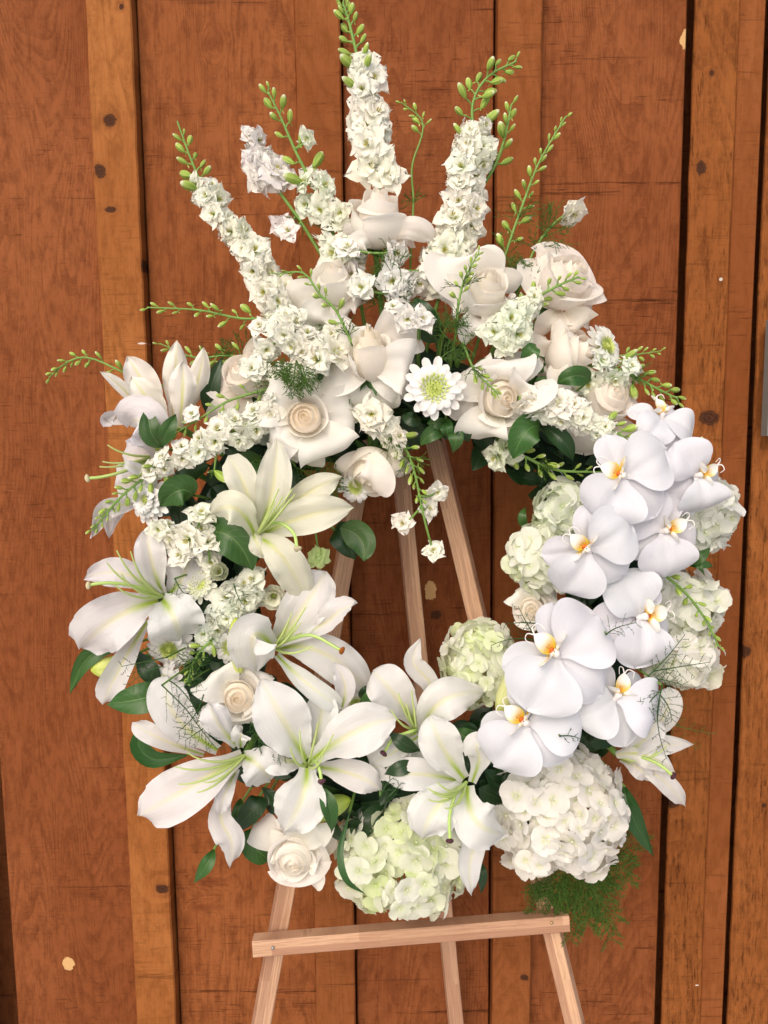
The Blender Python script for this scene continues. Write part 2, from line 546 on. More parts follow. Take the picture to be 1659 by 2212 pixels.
def root_loc(p):
    v = Vector((0, 0, 0))
    while p is not None:
        v += p.location
        p = p.parent
    return v


def link(name, me, parent=None, color=None, loc=None, rot=None, scale=None):
    o = bpy.data.objects.new(name, me)
    COL.objects.link(o)
    if parent is not None:
        o.parent = parent
    if loc is not None:
        o.location = Vector(loc) - root_loc(parent)
    if rot is not None:
        o.rotation_mode = 'QUATERNION'
        o.rotation_quaternion = rot
    if scale is not None:
        o.scale = scale if isinstance(scale, (tuple, list)) else (scale,) * 3
    if color is not None:
        o.color = tuple(color) + (1,)
    return o


def thing(name, label, cat, loc=(0, 0, 0), group=None):
    o = bpy.data.objects.new(name, None)
    COL.objects.link(o)
    o.empty_display_size = .02
    o.location = loc
    o['label'] = label
    o['category'] = cat
    if group:
        o['group'] = group
    return o


def tint(c, j=.02):
    return tuple(q * (1 + random.uniform(-j, j)) for q in c)


# ring of the wreath: its centre line in the place
def ring(a):
    y = 1265 - 415 * math.sin(a)
    return P(890 + 440 * math.cos(a), y, .185 + .06 * (y - 850) / 830)


def ring_near(p):
    best = min((ring(i * math.tau / 90) for i in range(90)), key=lambda q: (q - p).length)
    return best


def stem_part(t, p, r=.0032, parent=None):
    p = Vector(p)
    q = ring_near(p)
    d = q - p
    m = p + d * .5 + Vector((0, d.length * .18, 0))
    mb = MB()
    mb.tube([p, m, q], r, 6, 6)
    return mb.build('stem', ['stem'], t)


# ================================================================== SETTING
def beam(A, B, hw, ht, nrm, name, mat, parent, ch=.0012):
    """chamfered bar from A to B: half width hw across, half depth ht along nrm"""
    A, B = Vector(A), Vector(B)
    d = (B - A)
    L = d.length
    d.normalize()
    sdv = d.cross(Vector(nrm)).normalized()
    n = sdv.cross(d)
    sec = [(-hw + ch, -ht), (hw - ch, -ht), (hw, -ht + ch), (hw, ht - ch), (hw - ch, ht), (-hw + ch, ht), (-hw, ht - ch), (-hw, -ht + ch)]
    V, UV = [], []
    for j in range(2):
        for (a, b) in sec:
            V.append(tuple((A if j == 0 else B) + sdv * a + n * b))
            UV.append((a + b * .01, L * j))
    F = [(i, (i + 1) % 8, 8 + (i + 1) % 8, 8 + i) for i in range(8)] + [tuple(range(7, -1, -1)), tuple(range(8, 16))]
    me = bpy.data.meshes.new(name)
    o0 = root_loc(parent)
    me.from_pydata([tuple(Vector(v) - o0) for v in V], [], F)
    ul = me.uv_layers.new(name='UVMap')
    for l in me.loops:
        ul.data[l.index].uv = UV[l.vertex_index]
    me.materials.append(M[mat] if isinstance(mat, str) else mat)
    me.update()
    return link(name, me, parent)


def slab(name, x0, x1, y0, y1, z0, z1, mat, parent, ch=.0015, wob=0.0):
    """upright board with softened, slightly uneven edges; built in place"""
    nz = 60
    rows = []
    for j in range(nz + 1):
        z = z0 + (z1 - z0) * j / nz
        a = x0 + random.uniform(-wob, wob)
        b = x1 + random.uniform(-wob, wob)
        rows.append([(a, y1, z), (a, y0 + ch, z), (a + ch, y0, z), (b - ch, y0, z), (b, y0 + ch, z), (b, y1, z)])
    V = [p for r in rows for p in r]
    F = []
    for j in range(nz):
        for i in range(5):
            a = j * 6 + i
            F.append((a, a + 1, a + 7, a + 6))
    F += [tuple(range(5, -1, -1)), tuple(range(nz * 6, nz * 6 + 6))]
    me = bpy.data.meshes.new(name)
    me.from_pydata(V, [], F)
    me.materials.append(mat)
    me.update()
    return link(name, me, parent)


def kn(x, y, rx, ry, kind, out=0.0):
    p = P(x, y, out)
    s = S(out)
    return (p.x, p.z, rx * s, ry * s, kind)


wall = thing('plank_wall', 'rust brown stained board and batten wooden wall behind the wreath', 'wall')
bx = lambda px, out=.02: P(px, 1106, out).x
ZT = 2.7
W_DARK, W_MID, W_LIGHT = (.090, .0235, .0072), (.200, .060, .0195), (.262, .086, .0300)
G_DARK, G_MID, G_LIGHT = (.145, .043, .010), (.285, .098, .027), (.35, .132, .039)
mb_left = wall_mat('cedar_board_left', W_DARK, W_MID, W_LIGHT, [kn(148, 2082, 14, 17, 'pale')], rings=10)
mb_2 = wall_mat('cedar_board_second', W_DARK, (.212, .064, .0195), (.275, .091, .0295), [kn(455, 95, 20, 14, 'soft'), kn(455, 1905, 34, 9, 'soft'), kn(440, 1960, 26, 8, 'soft')], rings=7)
mb_3 = wall_mat('cedar_board_middle', W_DARK, W_MID, W_LIGHT, [kn(930, 1276, 13, 23, 'pale'), kn(942, 1328, 13, 11, 'dark')], rings=9)
mb_4 = wall_mat('cedar_board_right', W_DARK, W_MID, W_LIGHT, [kn(1482, 84, 12, 20, 'pale')], rings=9, saw=1.15)
mt_1 = wall_mat('cedar_batten_golden', G_DARK, G_MID, G_LIGHT, [kn(238, 262, 14, 13, 'dark', .02), kn(216, 370, 12, 14, 'dark', .02), kn(240, 453, 12, 6, 'dark', .02), kn(263, 16, 5, 6, 'dark', .02), kn(311, 572, 6, 16, 'dark', .02), kn(351, 1919, 16, 12, 'dark', .02), kn(306, 742, 10, 2, 'speck', .02)], rings=4, fibre=.25, saw=.6)
mt_2 = wall_mat('cedar_batten_plain', G_DARK, (.205, .062, .0185), (.262, .087, .0275), [kn(1133, 2112, 10, 8, 'dark', .02)], rings=5, fibre=.4, saw=.8)
mt_4 = wall_mat('cedar_batten_rough', (.105, .031, .008), (.24, .078, .0205), (.305, .105, .0285), [kn(1517, 360, 11, 15, 'dark', .02), kn(1534, 903, 23, 17, 'dark', .02), kn(1540, 155, 6, 6, 'dark', .02), kn(1455, 1737, 18, 13, 'dark', .02), kn(1560, 602, 4, 4, 'speck', .02), kn(1611, 1409, 14, 14, 'dark', .02), kn(1508, 2132, 5, 2, 'speck', .02), kn(1652, 1741, 6, 6, 'dark', .02)], rings=4, fibre=.5, saw=.5, rough_sawn=1.0)
# boards and raised battens with dark open joints between them
BT = ((240, 331, mt_1, .021, .0022, .0022), (660, 751, mt_2, .019, .0010, .0022), (1070, 1159, mt_2, .020, .0034, .0012), (1467, 1556, mt_4, .016, .0060, .0006), (1621, 1716, mt_4, .018, .0072, .002))
edges = []
for (a, b, m_, th, gl, gr_) in BT:
    x0, x1 = bx(a, th), bx(b, th)
    slab('batten', x0, x1, -th, -th + .0065 if gl > .005 else .02, 0, ZT, m_, wall, .002, .0008)
    edges.append((x0 - gl, x1 + gr_))
x_left = P(-38, 1106, 0).x
slab('board', x_left, edges[0][0], 0, .022, 0, ZT, mb_left, wall)
slab('board', edges[0][1], edges[1][0], 0, .022, 0, ZT, mb_2, wall)
slab('board', edges[1][1], edges[2][0], 0, .022, 0, ZT, mb_3, wall)
slab('board', edges[2][1], edges[3][0], 0, .022, 0, ZT, mb_4, wall)
slab('board', edges[3][1], edges[4][0], -.014, .02, 0, ZT, mt_2, wall)
slab('board', edges[4][1], 1.25, 0, .022, 0, ZT, mb_4, wall)
slab('board', -1.25, x_left - .09, .0, .022, 0, ZT, mb_2, wall)
slab('backing_board', -1.25, 1.25, .16, .18, 0, ZT, mb_left, wall)

gr = MB()
gr.grid(np.array([(-60, -90, 0), (60, -90, 0), (-60, .6, 0), (60, .6, 0)], float), 1, 1, np.array([(0, 0), (1, 0), (0, 1), (1, 1)], float))
go = link('ground', gr.mesh('ground', ['concrete']))
go['kind'] = 'structure'

# grey box at the right edge of the picture
bp = P(1658, 688, .062)
bq = P(1659, 942, .062)
box = thing('metal_box', 'edge of a grey painted metal box on the wall, far right', 'box', (bq.x, 0, bq.z))
beam((bq.x + .05, -.05, bq.z), (bq.x + .05, -.05, bp.z), .05, .012, (0, -1, 0), 'cover', 'greybox', box, .003)
beam((bq.x + .052, -.037, bq.z + .004), (bq.x + .052, -.037, bp.z - .004), .044, .012, (0, -1, 0), 'back_box', 'greybox', box, .003)

# ---- easel
easel = thing('display_easel', 'pale oak tripod easel holding the wreath', 'easel', (P(850, 2212, .2).x, -.2, 0))


def leg_line(a, b):
    A, B = P(*a), P(*b)
    k_ = (A.z) / (A.z - B.z)
    return A, A + (B - A) * k_


lh = .0112
A1, B1 = leg_line((818, 800, .105), (564, 2212, .235))
beam(A1, B1, lh, .0100, (.25, -1, 0), 'leg', 'easel', easel)
A2, B2 = leg_line((903, 800, .105), (1242, 2212, .235))
beam(A2, B2, lh, .0100, (-.35, -1, 0), 'leg', 'easel', easel)
A3, B3 = leg_line((843, 800, .085), (985, 2212, .045))
beam(A3, B3, lh * .98, .0095, (.15, -1, 0), 'leg', 'easel', easel)
beam(P(800, 802, .085), P(922, 802, .085), .016, .009, (0, -1, 0), 'hinge_block', 'easel', easel)
bl, br = P(548, 2042, .246), P(1226, 1987, .236)
bar = beam(bl, br, .0104, .0108, (0, -1, .12), 'crossbar', 'easel', easel)
for (x, y, m_) in ((589, 2048, 'wire'), (1192, 1994, 'brass')):
    o_ = P(x, y, .2575 if x < 800 else .2475)
    sc = MB()
    sc.blob(o_ + Vector((0, .002, 0)), (0, -1, 0), .0034, .0022, seg=10, n=6)
    sc.build('screw', [m_], easel)

# ---- wreath form and its backing greenery
form = thing('wreath_form', 'dark green foam ring hidden under the flowers', 'wreath form', ring(-math.pi / 2))
fm = MB()
fm.tube([ring(i * math.tau / 48) for i in range(49)], .036, 12, 96)
fm.build('foam_ring', ['foam'], form)
for (a, b) in ((.55, .62), (.60, .67)):
    wq = MB()
    wq.tube([P(1172 + 18 * (a > .57), 1000, .25), P(1195 + 18 * (a > .57), 1022, .255), P(1212 + 18 * (a > .57), 1060, .25)], .0009, 6, 8)
    wq.build('wire', ['wire'], form)
bk = MB()
for i in range(560):
    a = random.uniform(0, math.tau)
    p = ring(a)
    rad = (p - ring(a + math.pi))
    rad.normalize()
    off = random.uniform(-.058, .058)
    p = p + rad * off + Vector((0, -random.uniform(.0, .042), 0))
    tang = (ring(a + .02) - ring(a)).normalized()
    d = tang * random.uniform(-1, 1) + rad * random.uniform(-.6, .6) + Vector((0, -random.uniform(-.2, .7), 0))
    d.normalize()
    L = random.uniform(.032, .05)
    nn = Vector((random.uniform(-.6, .6), -1, random.uniform(-.3, .8)))
    bk.ribbon([p - d * L * .4, p + d * L * .1 + nn * .004, p + d * L * .6], L * random.uniform(.24, .36), 'leaf', 4, 8, nn, cup=random.uniform(.1, .6), groove=.08)
bko = link('backing_foliage', bk.mesh('backing_foliage', ['leafdark'], (0, 0, 0)))
bko['kind'] = 'stuff'
bko['label'] = 'dark green leaves packed round the wreath form behind the flowers'
bko['category'] = 'foliage'


def needles(mb, segs, r):
    """thin straight three-sided hairs; segs = list of (p0, p1)"""
    if not segs:
        return
    A = np.array([tuple(a) for a, b in segs])
    B = np.array([tuple(b) for a, b in segs])
    d = B - A
    d /= np.linalg.norm(d, axis=1)[:, None] + 1e-12
    u = np.cross(d, np.array((.31, .87, .38)))
    u /= np.linalg.norm(u, axis=1)[:, None] + 1e-9
    q = np.cross(d, u)
    V = []
    for P0, rr in ((A, r), (B, r * .45)):
        for k_ in range(3):
            an = k_ * math.tau / 3
            V.append(P0 + (u * math.cos(an) + q * math.sin(an)) * rr)
    V = np.stack(V, 1).reshape(-1, 3)
    b0 = mb.n
    mb.v.append(V)
    mb.uv.append(np.full((len(V), 2), .5))
    mb.n += len(V)
    for i in range(len(segs)):
        b = b0 + i * 6
        for k_ in range(3):
            l_ = (k_ + 1) % 3
            mb.f.append((b + k_, b + l_, b + 3 + l_, b + 3 + k_))
            mb.mi.append(0)


def pts3(pts, out, rel=True):
    r = []
    for q in pts:
        o = out + (q[2] if len(q) > 2 else 0)
        r.append(P(q[0], q[1], o))
    return r


# ================================================================== LILIES
def lily(label, c, out, tepals, stamens=(), style=None, stig='stigma', col=(1, 1, 1), cat='lily'):
    s = S(out)
    C0 = P(c[0], c[1], out)
    t = thing('lily', label, cat, C0, 'white lilies')
    for i, tp in enumerate(tepals):
        pl, hw = tp[0], tp[1]
        op = dict(tp[2]) if len(tp) > 2 else {}
        d0 = op.pop('d', 0.0)
        dd = op.pop('dd', (0.0, .026, .020))
        mat = op.pop('mat', 'lily')
        n = len(pl)
        pp = []
        for j, q in enumerate(pl):
            dz = q[2] if len(q) > 2 else float(np.interp(j / (n - 1), (0, .5, 1), dd))
            pp.append(P(q[0], q[1], out + d0 + dz))
        mb = MB()
        a = dict(pf='lily', nu=18, nv=28, cup=(.9, .35, -.25), groove=.12, wave=(.10, 2.2, i * 1.3), tip=.25, und=.06, ruf=.06)
        a.update(op)
        pf = a.pop('pf')
        mb.ribbon(pp, hw * s, pf, **a)
        mb.build('petal', [mat], t, tint(col, .015))
    for q in stamens:
        e = P(q[0], q[1], out + (q[2] if len(q) > 2 else .055))
        m_ = C0.lerp(e, .5) + Vector((0, -.012, 0)) + (CU * -.004)
        mb = MB()
        mb.tube([C0, m_, e], (.0016, .0014, .0007), 6, 8)
        mb.build('stamen', ['filament'], t)
    if style:
        e = pts3([(x, y, .02 + .03 * (i + 1) / len(style)) for i, (x, y) in enumerate(style)], out)
        mb = MB()
        mb.tube([C0] + e, (.0022, .0019, .0018), 7, 14)
        st = mb.build('pistil', ['style'], t)
        mb = MB()
        mb.blob(e[-1] - (e[-1] - e[-2]).normalized() * .002, (e[-1] - e[-2]), .0055, .0042, seg=12, n=8, lobes=3, lob=.25)
        mb.build('stigma', [stig], st)
    stem_part(t, C0 + Vector((0, .004, 0)), .004)
    return t


CREAM = (1.0, .985, .90)
lily('upright half-open white lily with green midribs at upper left', (368, 915), .262, [
    ([(372, 905, .0), (378, 820, .01), (382, 735, .016)], 29, dict(mat='lily_back', cup=(-.9, -.8, -.5), d=-.012)),
    ([(392, 905, .0), (425, 830, .012), (440, 751, .02)], 24, dict(mat='lily_back', cup=(-.9, -.8, -.5), d=-.006)),
    ([(355, 905, .0), (313, 832, .012), (274, 768, .016)], 36, dict(mat='lily_back', cup=(.9, .8, .4), d=-.006)),
    ([(362, 925, .0), (322, 868, .022), (283, 811, .03)], 35, dict(mat='lily_back', cup=(.8, .9, .6), d=.004)),
    ([(388, 925, .0), (394, 850, .024), (395, 778, .03)], 31, dict(mat='lily_back', cup=(-.9, -.8, -.4), d=.008)),
    ([(315, 905, .0), (268, 842, .02), (216, 803, .035)], 14, dict(mat='lily_back', cup=(.8, .9, .6), d=.0)),
], col=(1, .985, .95))
lily('white lily turned away to the left below the upright lily', (338, 985), .268, [
    ([(338, 930), (285, 908), (240, 903), (232, 912), (250, 893)], 17, dict(dd=(0, .02, .02), cup=(.5, .8, 1.2))),
    ([(350, 1000), (312, 915), (275, 930)], 52, dict(dd=(0, .045, .02), pf='lilyround', cup=(.6, .5, -.2), d=.002)),
    ([(345, 1000), (295, 990), (258, 985)], 42, dict(dd=(0, .01, .0), pf='lilyround', d=-.016)),
    ([(345, 1015), (288, 1040), (243, 1050)], 42, dict(dd=(0, .02, .02), pf='lilyround', d=-.005)),
    ([(340, 1030), (295, 1012), (264, 998)], 14, dict(dd=(0, .04, .045), d=.002, cup=1.0)),
    ([(325, 1045), (285, 1085), (235, 1098), (215, 1120), (198, 1165)], 21, dict(dd=(0, .03, .03), cup=(.6, .3, .9), twist=(0, 0, .8))),
    ([(300, 1075), (262, 1095), (240, 1120), (236, 1164)], 18, dict(dd=(0, .025, .02), d=-.006, cup=(.6, .2, -.6))),
], [(232, 961, .06), (221, 997, .065), (215, 1008, .06), (219, 1030, .05)], [(262, 1020), (190, 1033)], 'stigma_pale', col=(.98, .97, 1.0))
lily('cream lily with long yellow petals reaching over the ring opening at left', (556, 1153), .305, [
    ([(560, 1145), (590, 1050), (597, 943)], 38, dict(cup=(1.0, .5, .5))),
    ([(548, 1140), (530, 1055), (490, 982)], 32, dict(pf='lilyround')),
    ([(552, 1160), (507, 1098), (448, 1118)], 36, dict(dd=(0, .04, .01), cup=(.6, .3, -.5))),
    ([(575, 1130), (665, 1065), (741, 1030)], 30, dict(d=-.014)),
    ([(560, 1158), (658, 1116), (767, 1095)], 42, dict(cup=(1.0, .7, .3))),
    ([(556, 1162), (612, 1205), (664, 1306)], 38, dict(dd=(0, .03, .0), cup=(.5, .1, -.5), groove=.16, pf='lilyround')),
    ([(545, 1150), (556, 1175), (572, 1208)], 22, dict(dd=(0, .012, .01), cup=(-.5, -.6, -.4), d=.004)),
], [(602, 1056), (632, 1056), (627, 1078), (612, 1070), (637, 1068), (594, 1084)], [(598, 1129), (633, 1150), (642, 1184)], 'stigma_pale', col=(1.0, .99, .84))
lily('large white lily with wide ruffled petals at far left', (352, 1289), .292, [
    ([(352, 1285), (326, 1205), (322, 1138)], 34, dict(dd=(0, .02, .005), d=-.006, cup=(.9, .5, .3))),
    ([(362, 1285), (400, 1235), (412, 1165)], 44, dict(dd=(0, .01, .0), d=-.014, pf='lilyround')),
    ([(345, 1285), (262, 1238), (178, 1253)], 32, dict(wave=(.14, 2.6, 0))),
    ([(342, 1298), (245, 1338), (166, 1410)], 58, dict(pf='lilyround', wave=(.08, 2.4, 1), cup=(.8, .3, -.3), dd=(0, .034, .012))),
    ([(350, 1296), (375, 1335), (392, 1396)], 58, dict(pf='lilyround', dd=(0, .04, .01), cup=(.8, .2, -.6), d=.004)),
    ([(320, 1340), (277, 1410), (240, 1480), (222, 1524)], 30, dict(d=-.02, dd=(0, .02, .016), cup=(.8, .7, -.2), wave=(.16, 2.2, 0), pf='lilyround')),
], [(231, 1216, .07), (252, 1189, .07), (282, 1191, .07), (248, 1263, .07), (262, 1240, .07)], [(270, 1262), (192, 1264)], 'stigma_pale', col=(.985, .975, 1.0))
lily('white lily with twisted petals at the left rim of the opening', (589, 1398), .298, [
    ([(592, 1390), (650, 1320), (704, 1232)], 50, dict(pf='lilyround', d=-.012, cup=(.8, .4, .2))),
    ([(600, 1392), (690, 1352), (732, 1320), (768, 1297)], 30, dict(cup=(.7, .8, 1.0), twist=(0, .3, .9), dd=(0, .03, .03), pf='lilyround')),
    ([(592, 1400), (548, 1375), (556, 1462)], 50, dict(dd=(0, .05, .02), cup=(.5, .2, -.4), pf='lilyround', d=.004)),
    ([(600, 1402), (700, 1412), (797, 1500)], 44, dict(dd=(0, .02, .0), pf='lilyround', d=-.006)),
    ([(598, 1415), (668, 1480), (742, 1532)], 26, dict(dd=(0, .03, .022), d=.002, cup=(.7, .9, .6), pf='lilyround')),
    ([(735, 1535), (745, 1480), (720, 1432)], 25, dict(dd=(.01, .03, .035), d=.002, cup=(.4, .9, .5), mat='lily')),
], [(632, 1322), (661, 1311), (650, 1345), (676, 1395), (640, 1350)], [(632, 1380), (676, 1373), (737, 1405)], 'anther')
lily('large flat open white lily with green throat at lower left', (665, 1650), .325, [
    ([(662, 1640), (614, 1560), (563, 1464)], 60, dict(cup=(.6, .15, -.25))),
    ([(672, 1643), (768, 1580), (863, 1551)], 54, dict(cup=(.6, .2, -.2))),
    ([(663, 1658), (650, 1730), (606, 1808)], 58, dict(cup=(.6, .1, -.3))),
    ([(672, 1655), (768, 1675), (829, 1713)], 34, dict(d=-.018, cup=(.4, -.2, -.5))),
    ([(658, 1650), (605, 1640), (556, 1635)], 36, dict(d=-.016)),
    ([(668, 1640), (690, 1560), (700, 1480)], 40, dict(d=-.022)),
], [(687, 1561), (720, 1586), (647, 1579), (627, 1615), (700, 1630)], [(684, 1648), (694, 1687)])
lily('white lily with one long broad petal pointing to the lower left', (530, 1630), .31, [
    ([(524, 1632), (410, 1700), (294, 1766)], 56, dict(pf='lilyround', cup=(.9, .4, -.1))),
    ([(528, 1636), (560, 1655), (588, 1694)], 46, dict(dd=(0, .035, .01), cup=(.8, .4, -.4), pf='lilyround')),
    ([(512, 1610), (470, 1560), (450, 1510)], 33, dict(dd=(0, .04, .03), d=.006, cup=(-.2, -.6, -.3), groove=-.08)),
    ([(470, 1620), (378, 1545), (362, 1458)], 44, dict(d=-.018, pf='lilyround')),
    ([(440, 1630), (345, 1595), (285, 1558)], 22, dict(d=-.03, wave=(.14, 2, 0), pf='lilyround')),
    ([(510, 1660), (476, 1760), (500, 1820), (498, 1878)], 32, dict(dd=(0, .03, .01), d=-.014, cup=(.4, .1, -.5), groove=.12, twist=(0, -.3, .2))),
    ([(508, 1670), (486, 1715), (472, 1765)], 22, dict(dd=(0, .028, .03), d=-.008, cup=(.9, 1.0, .6))),
    ([(520, 1615), (520, 1590), (528, 1580)], 22, dict(dd=(0, .03, .02), d=.0, pf='lilyround', wave=(.2, 2, 0))),
], [(378, 1656), (385, 1694), (425, 1712), (405, 1626), (440, 1690)], None, col=(.99, .985, 1.0))
lily('white lily with one upright petal at the bottom of the opening', (900, 1570), .292, [
    ([(896, 1562), (852, 1500), (802, 1448)], 46, dict(pf='lilyround')),
    ([(930, 1545), (930, 1480), (893, 1430), (907, 1381)], 25, dict(d=-.01, cup=(.8, .6, .8), dd=(0, .02, .02))),
    ([(915, 1590), (955, 1515), (1058, 1497)], 44, dict(dd=(0, .04, .01), cup=(.6, .2, -.5))),
    ([(900, 1580), (845, 1630), (792, 1668)], 40, dict(pf='lilyround')),
    ([(905, 1585), (920, 1640), (930, 1690)], 40, dict(d=-.012)),
    ([(905, 1590), (850, 1625), (800, 1650)], 24, dict(d=.006, cup=(.5, .9, .6))),
], [(860, 1497), (889, 1492), (845, 1534), (878, 1520), (895, 1530)], [(894, 1578), (852, 1594), (829, 1626)])
lily('cream throated white lily above the two hydrangeas at the bottom', (1007, 1690), .325, [
    ([(1003, 1682), (955, 1612), (930, 1540)], 46, dict(cup=(.6, .2, -.3))),
    ([(1020, 1690), (1035, 1640), (1030, 1610), (1062, 1584)], 31, dict(dd=(0, .03, .03), cup=(.4, -.3, .4), twist=(0, .3, -.2))),
    ([(1000, 1690), (900, 1672), (822, 1684)], 36, dict(d=-.014)),
    ([(1000, 1698), (938, 1752), (912, 1824)], 54, dict(cup=(.6, .2, -.4))),
    ([(1010, 1697), (1030, 1775), (1103, 1802)], 52, dict(cup=(.6, .2, -.4), dd=(0, .04, .012))),
    ([(1012, 1700), (1028, 1800), (1014, 1870), (1019, 1938)], 30, dict(d=-.02, cup=(.4, .8, .9))),
], [(924, 1703), (925, 1727), (945, 1690), (960, 1745), (935, 1712), (975, 1735)], [(984, 1716), (971, 1765), (972, 1815)])
lily('white lily pointing right from under the orchids at lower right', (1335, 1632), .285, [
    ([(1345, 1625), (1400, 1612), (1500, 1607)], 25, dict(cup=(.5, .4, .2), dd=(0, .02, .02), d=-.006)),
    ([(1330, 1632), (1395, 1632), (1460, 1672)], 30, dict(mat='lily_back', cup=(-.8, -.9, -.5), dd=(0, .03, .02))),
    ([(1360, 1650), (1425, 1680), (1482, 1745)], 21, dict(dd=(0, .02, .01), d=-.008, cup=(.5, .3, -.3), pf='lilyround')),
    ([(1345, 1630), (1395, 1595), (1418, 1553)], 28, dict(dd=(0, .03, .035), d=.004, pf='lilyround')),
    ([(1390, 1595), (1435, 1545), (1444, 1482)], 30, dict(d=-.012, pf='lilyround')),
    ([(1340, 1640), (1380, 1660), (1410, 1690)], 22, dict(d=-.014)),
], [(1440, 1612, .03), (1420, 1622, .03)], [(1400, 1640), (1453, 1676)])


def lily_bud(label, a, b, hw, out, col=(1, 1, 1)):
    A, B = P(a[0], a[1], out), P(b[0], b[1], out + .02)
    t = thing('lily_bud', label, 'lily bud', A, 'closed lily buds')
    mb = MB()
    L = (B - A).length
    mb.blob(A, B - A, L, hw * S(out), prof([(0, .45), (.2, .75), (.5, 1.0), (.75, .9), (.92, .5), (1, .12)]), 24, 18, lobes=3, lob=.10)
    mb.build('bud', ['lilybud'], t, col)
    stem_part(t, A, .0035)


lily_bud('fat pale green lily bud beside the lowest large orchid', (1138, 1408), (1076, 1546), 27, .31)
lily_bud('slim yellow green lily bud above the left peach-hearted rose', (517, 1450), (509, 1335), 18, .315, (.95, 1, .7))
lily_bud('green lily bud lying behind the lowest rose', (640, 1772), (757, 1726), 24, .275, (.8, .95, .6))
lily_bud('yellow lily bud half hidden by the leaf at far left', (292, 1428), (196, 1448), 22, .262, (.95, 1, .7))


# ================================================================== ROSES
def rose(label, c, out, axis, R, H, n=13, petals=(), peach=1.0, flare=.10, turn=0.0, openv=1.32, col=(1, 1, 1), point=.42, tall=1.0):
    s = S(out)
    C0 = P(c[0], c[1], out)
    ax = (CR * axis[0] + CU * axis[1] - CF * axis[2]).normalized()
    q = ax.to_track_quat('Z', 'Y').to_matrix()
    R_, H_ = R * s, H * s
    base = C0 - ax * H_ * .5
    t = thing('rose', label, 'rose', base, 'cream roses')
    rg = np.random.default_rng(abs(hash(label)) % (1 << 31) if False else int(c[0] * 7 + c[1]))
    Q = np.array(q)
    for i in range(n):
        f = i / (n - 1)
        r0 = R_ * (.13 + .87 * f ** .85)
        ph = i * 2.18 + turn + rg.uniform(-.25, .25)
        span = np.interp(f, (0, .3, 1), (2.3, 1.6, 1.15))
        h = H_ * np.interp(f, (0, .5, 1), (tall, .97, .80)) * rg.uniform(.97, 1.03)
        nu, nv = 14, 10
        a = np.linspace(-1, 1, nu + 1)
        tt = np.linspace(0, 1, nv + 1)
        Aa, Tt = np.meshgrid(a, tt)
        top = np.interp(f, (0, .4, .72, 1), (point, .64, .86, openv))
        pr = np.interp(Tt, (0, .12, .3, .55, .8, 1), (.34, .62, .90, 1.04, (1.0 + top) / 2 + .03, top))
        rad = r0 * pr * (1 + .09 * Aa)
        fl = flare * R_ * (.15 + 1.7 * f ** 2) * np.clip((Tt - .80) / .20, 0, 1) ** 1.6
        rad = rad + fl * (1 + .5 * np.sin(3 * Aa + i))
        z = Tt * h * (1 - np.interp(f, (0, 1), (.06, .26)) * np.abs(Aa) ** 2.4 * Tt)
        z = z - fl * .75 + .012 * h * np.sin(5 * Aa + i * 1.7) * Tt ** 2
        z = z + .05 * h * np.exp(-(Aa / .22) ** 2) * Tt ** 4 * max(0, f - .4)
        an = ph + Aa * span
        V = np.stack([rad * np.cos(an), rad * np.sin(an), z], -1).reshape(-1, 3) @ Q.T + np.array(tuple(base))
        mb = MB()
        mb.grid(V, nv, nu, np.stack([(Aa + 1) / 2, .45 + .55 * Tt], -1).reshape(-1, 2))
        k_ = (1 - f) ** .8 * peach
        cc = (col[0], col[1] * (1 - .055 * k_), col[2] * (1 - .15 * k_))
        mb.build('petal', ['rose'], t, tint(cc, .012))
    mb = MB()
    rr = np.linspace(0.02, .86, 9)
    an = np.linspace(0, 2 * np.pi, 19)
    RR, AN = np.meshgrid(rr, an)
    HZ = H_ * (.87 - .08 * RR - .20 * RR ** 2)
    V = np.stack([RR * R_ * .86 * np.cos(AN), RR * R_ * .86 * np.sin(AN), HZ], -1).reshape(-1, 3) @ Q.T + np.array(tuple(base))
    mb.grid(V, 18, 8, np.stack([RR, .8 + 0 * RR], -1).reshape(-1, 2))
    mb.build('heart', ['rose'], t, (col[0], col[1] * (1 - .05 * peach), col[2] * (1 - .13 * peach)))
    for i, pt in enumerate(petals):
        pl, hw = pt[0], pt[1]
        op = dict(pt[2]) if len(pt) > 2 else {}
        d0 = op.pop('d', -.012)
        dd = op.pop('dd', (0, .012, -.002))
        m_ = len(pl)
        pp = [P(qq[0], qq[1], out + d0 + (qq[2] if len(qq) > 2 else float(np.interp(j / (m_ - 1), (0, .5, 1), dd)))) for j, qq in enumerate(pl)]
        a_ = dict(pf='rose', nu=14, nv=18, cup=(.9, .35, -.45), tip=.26, wave=(.07, 1.4, i * 1.9), und=.05, ruf=.02)
        a_.update(op)
        pf = a_.pop('pf')
        mb = MB()
        mb.ribbon(pp, hw * s, pf, **a_)
        mb.build('petal', ['rose'], t, tint(col, .015))
    mb = MB()
    for j in range(5):
        an = j * 1.2566
        d = (q @ Vector((math.cos(an), math.sin(an), 0)))
        mb.ribbon([base, base + d * R_ * .5 - ax * .003, base + d * R_ * .85 - ax * .012], R_ * .16, 'lance', 4, 8, ax)
    mb.blob(base - ax * .012, ax, .014, .007, seg=10, n=6)
    mb.build('sepals', ['leaf'], t)
    stem_part(t, base - ax * .01, .0035)
    return t


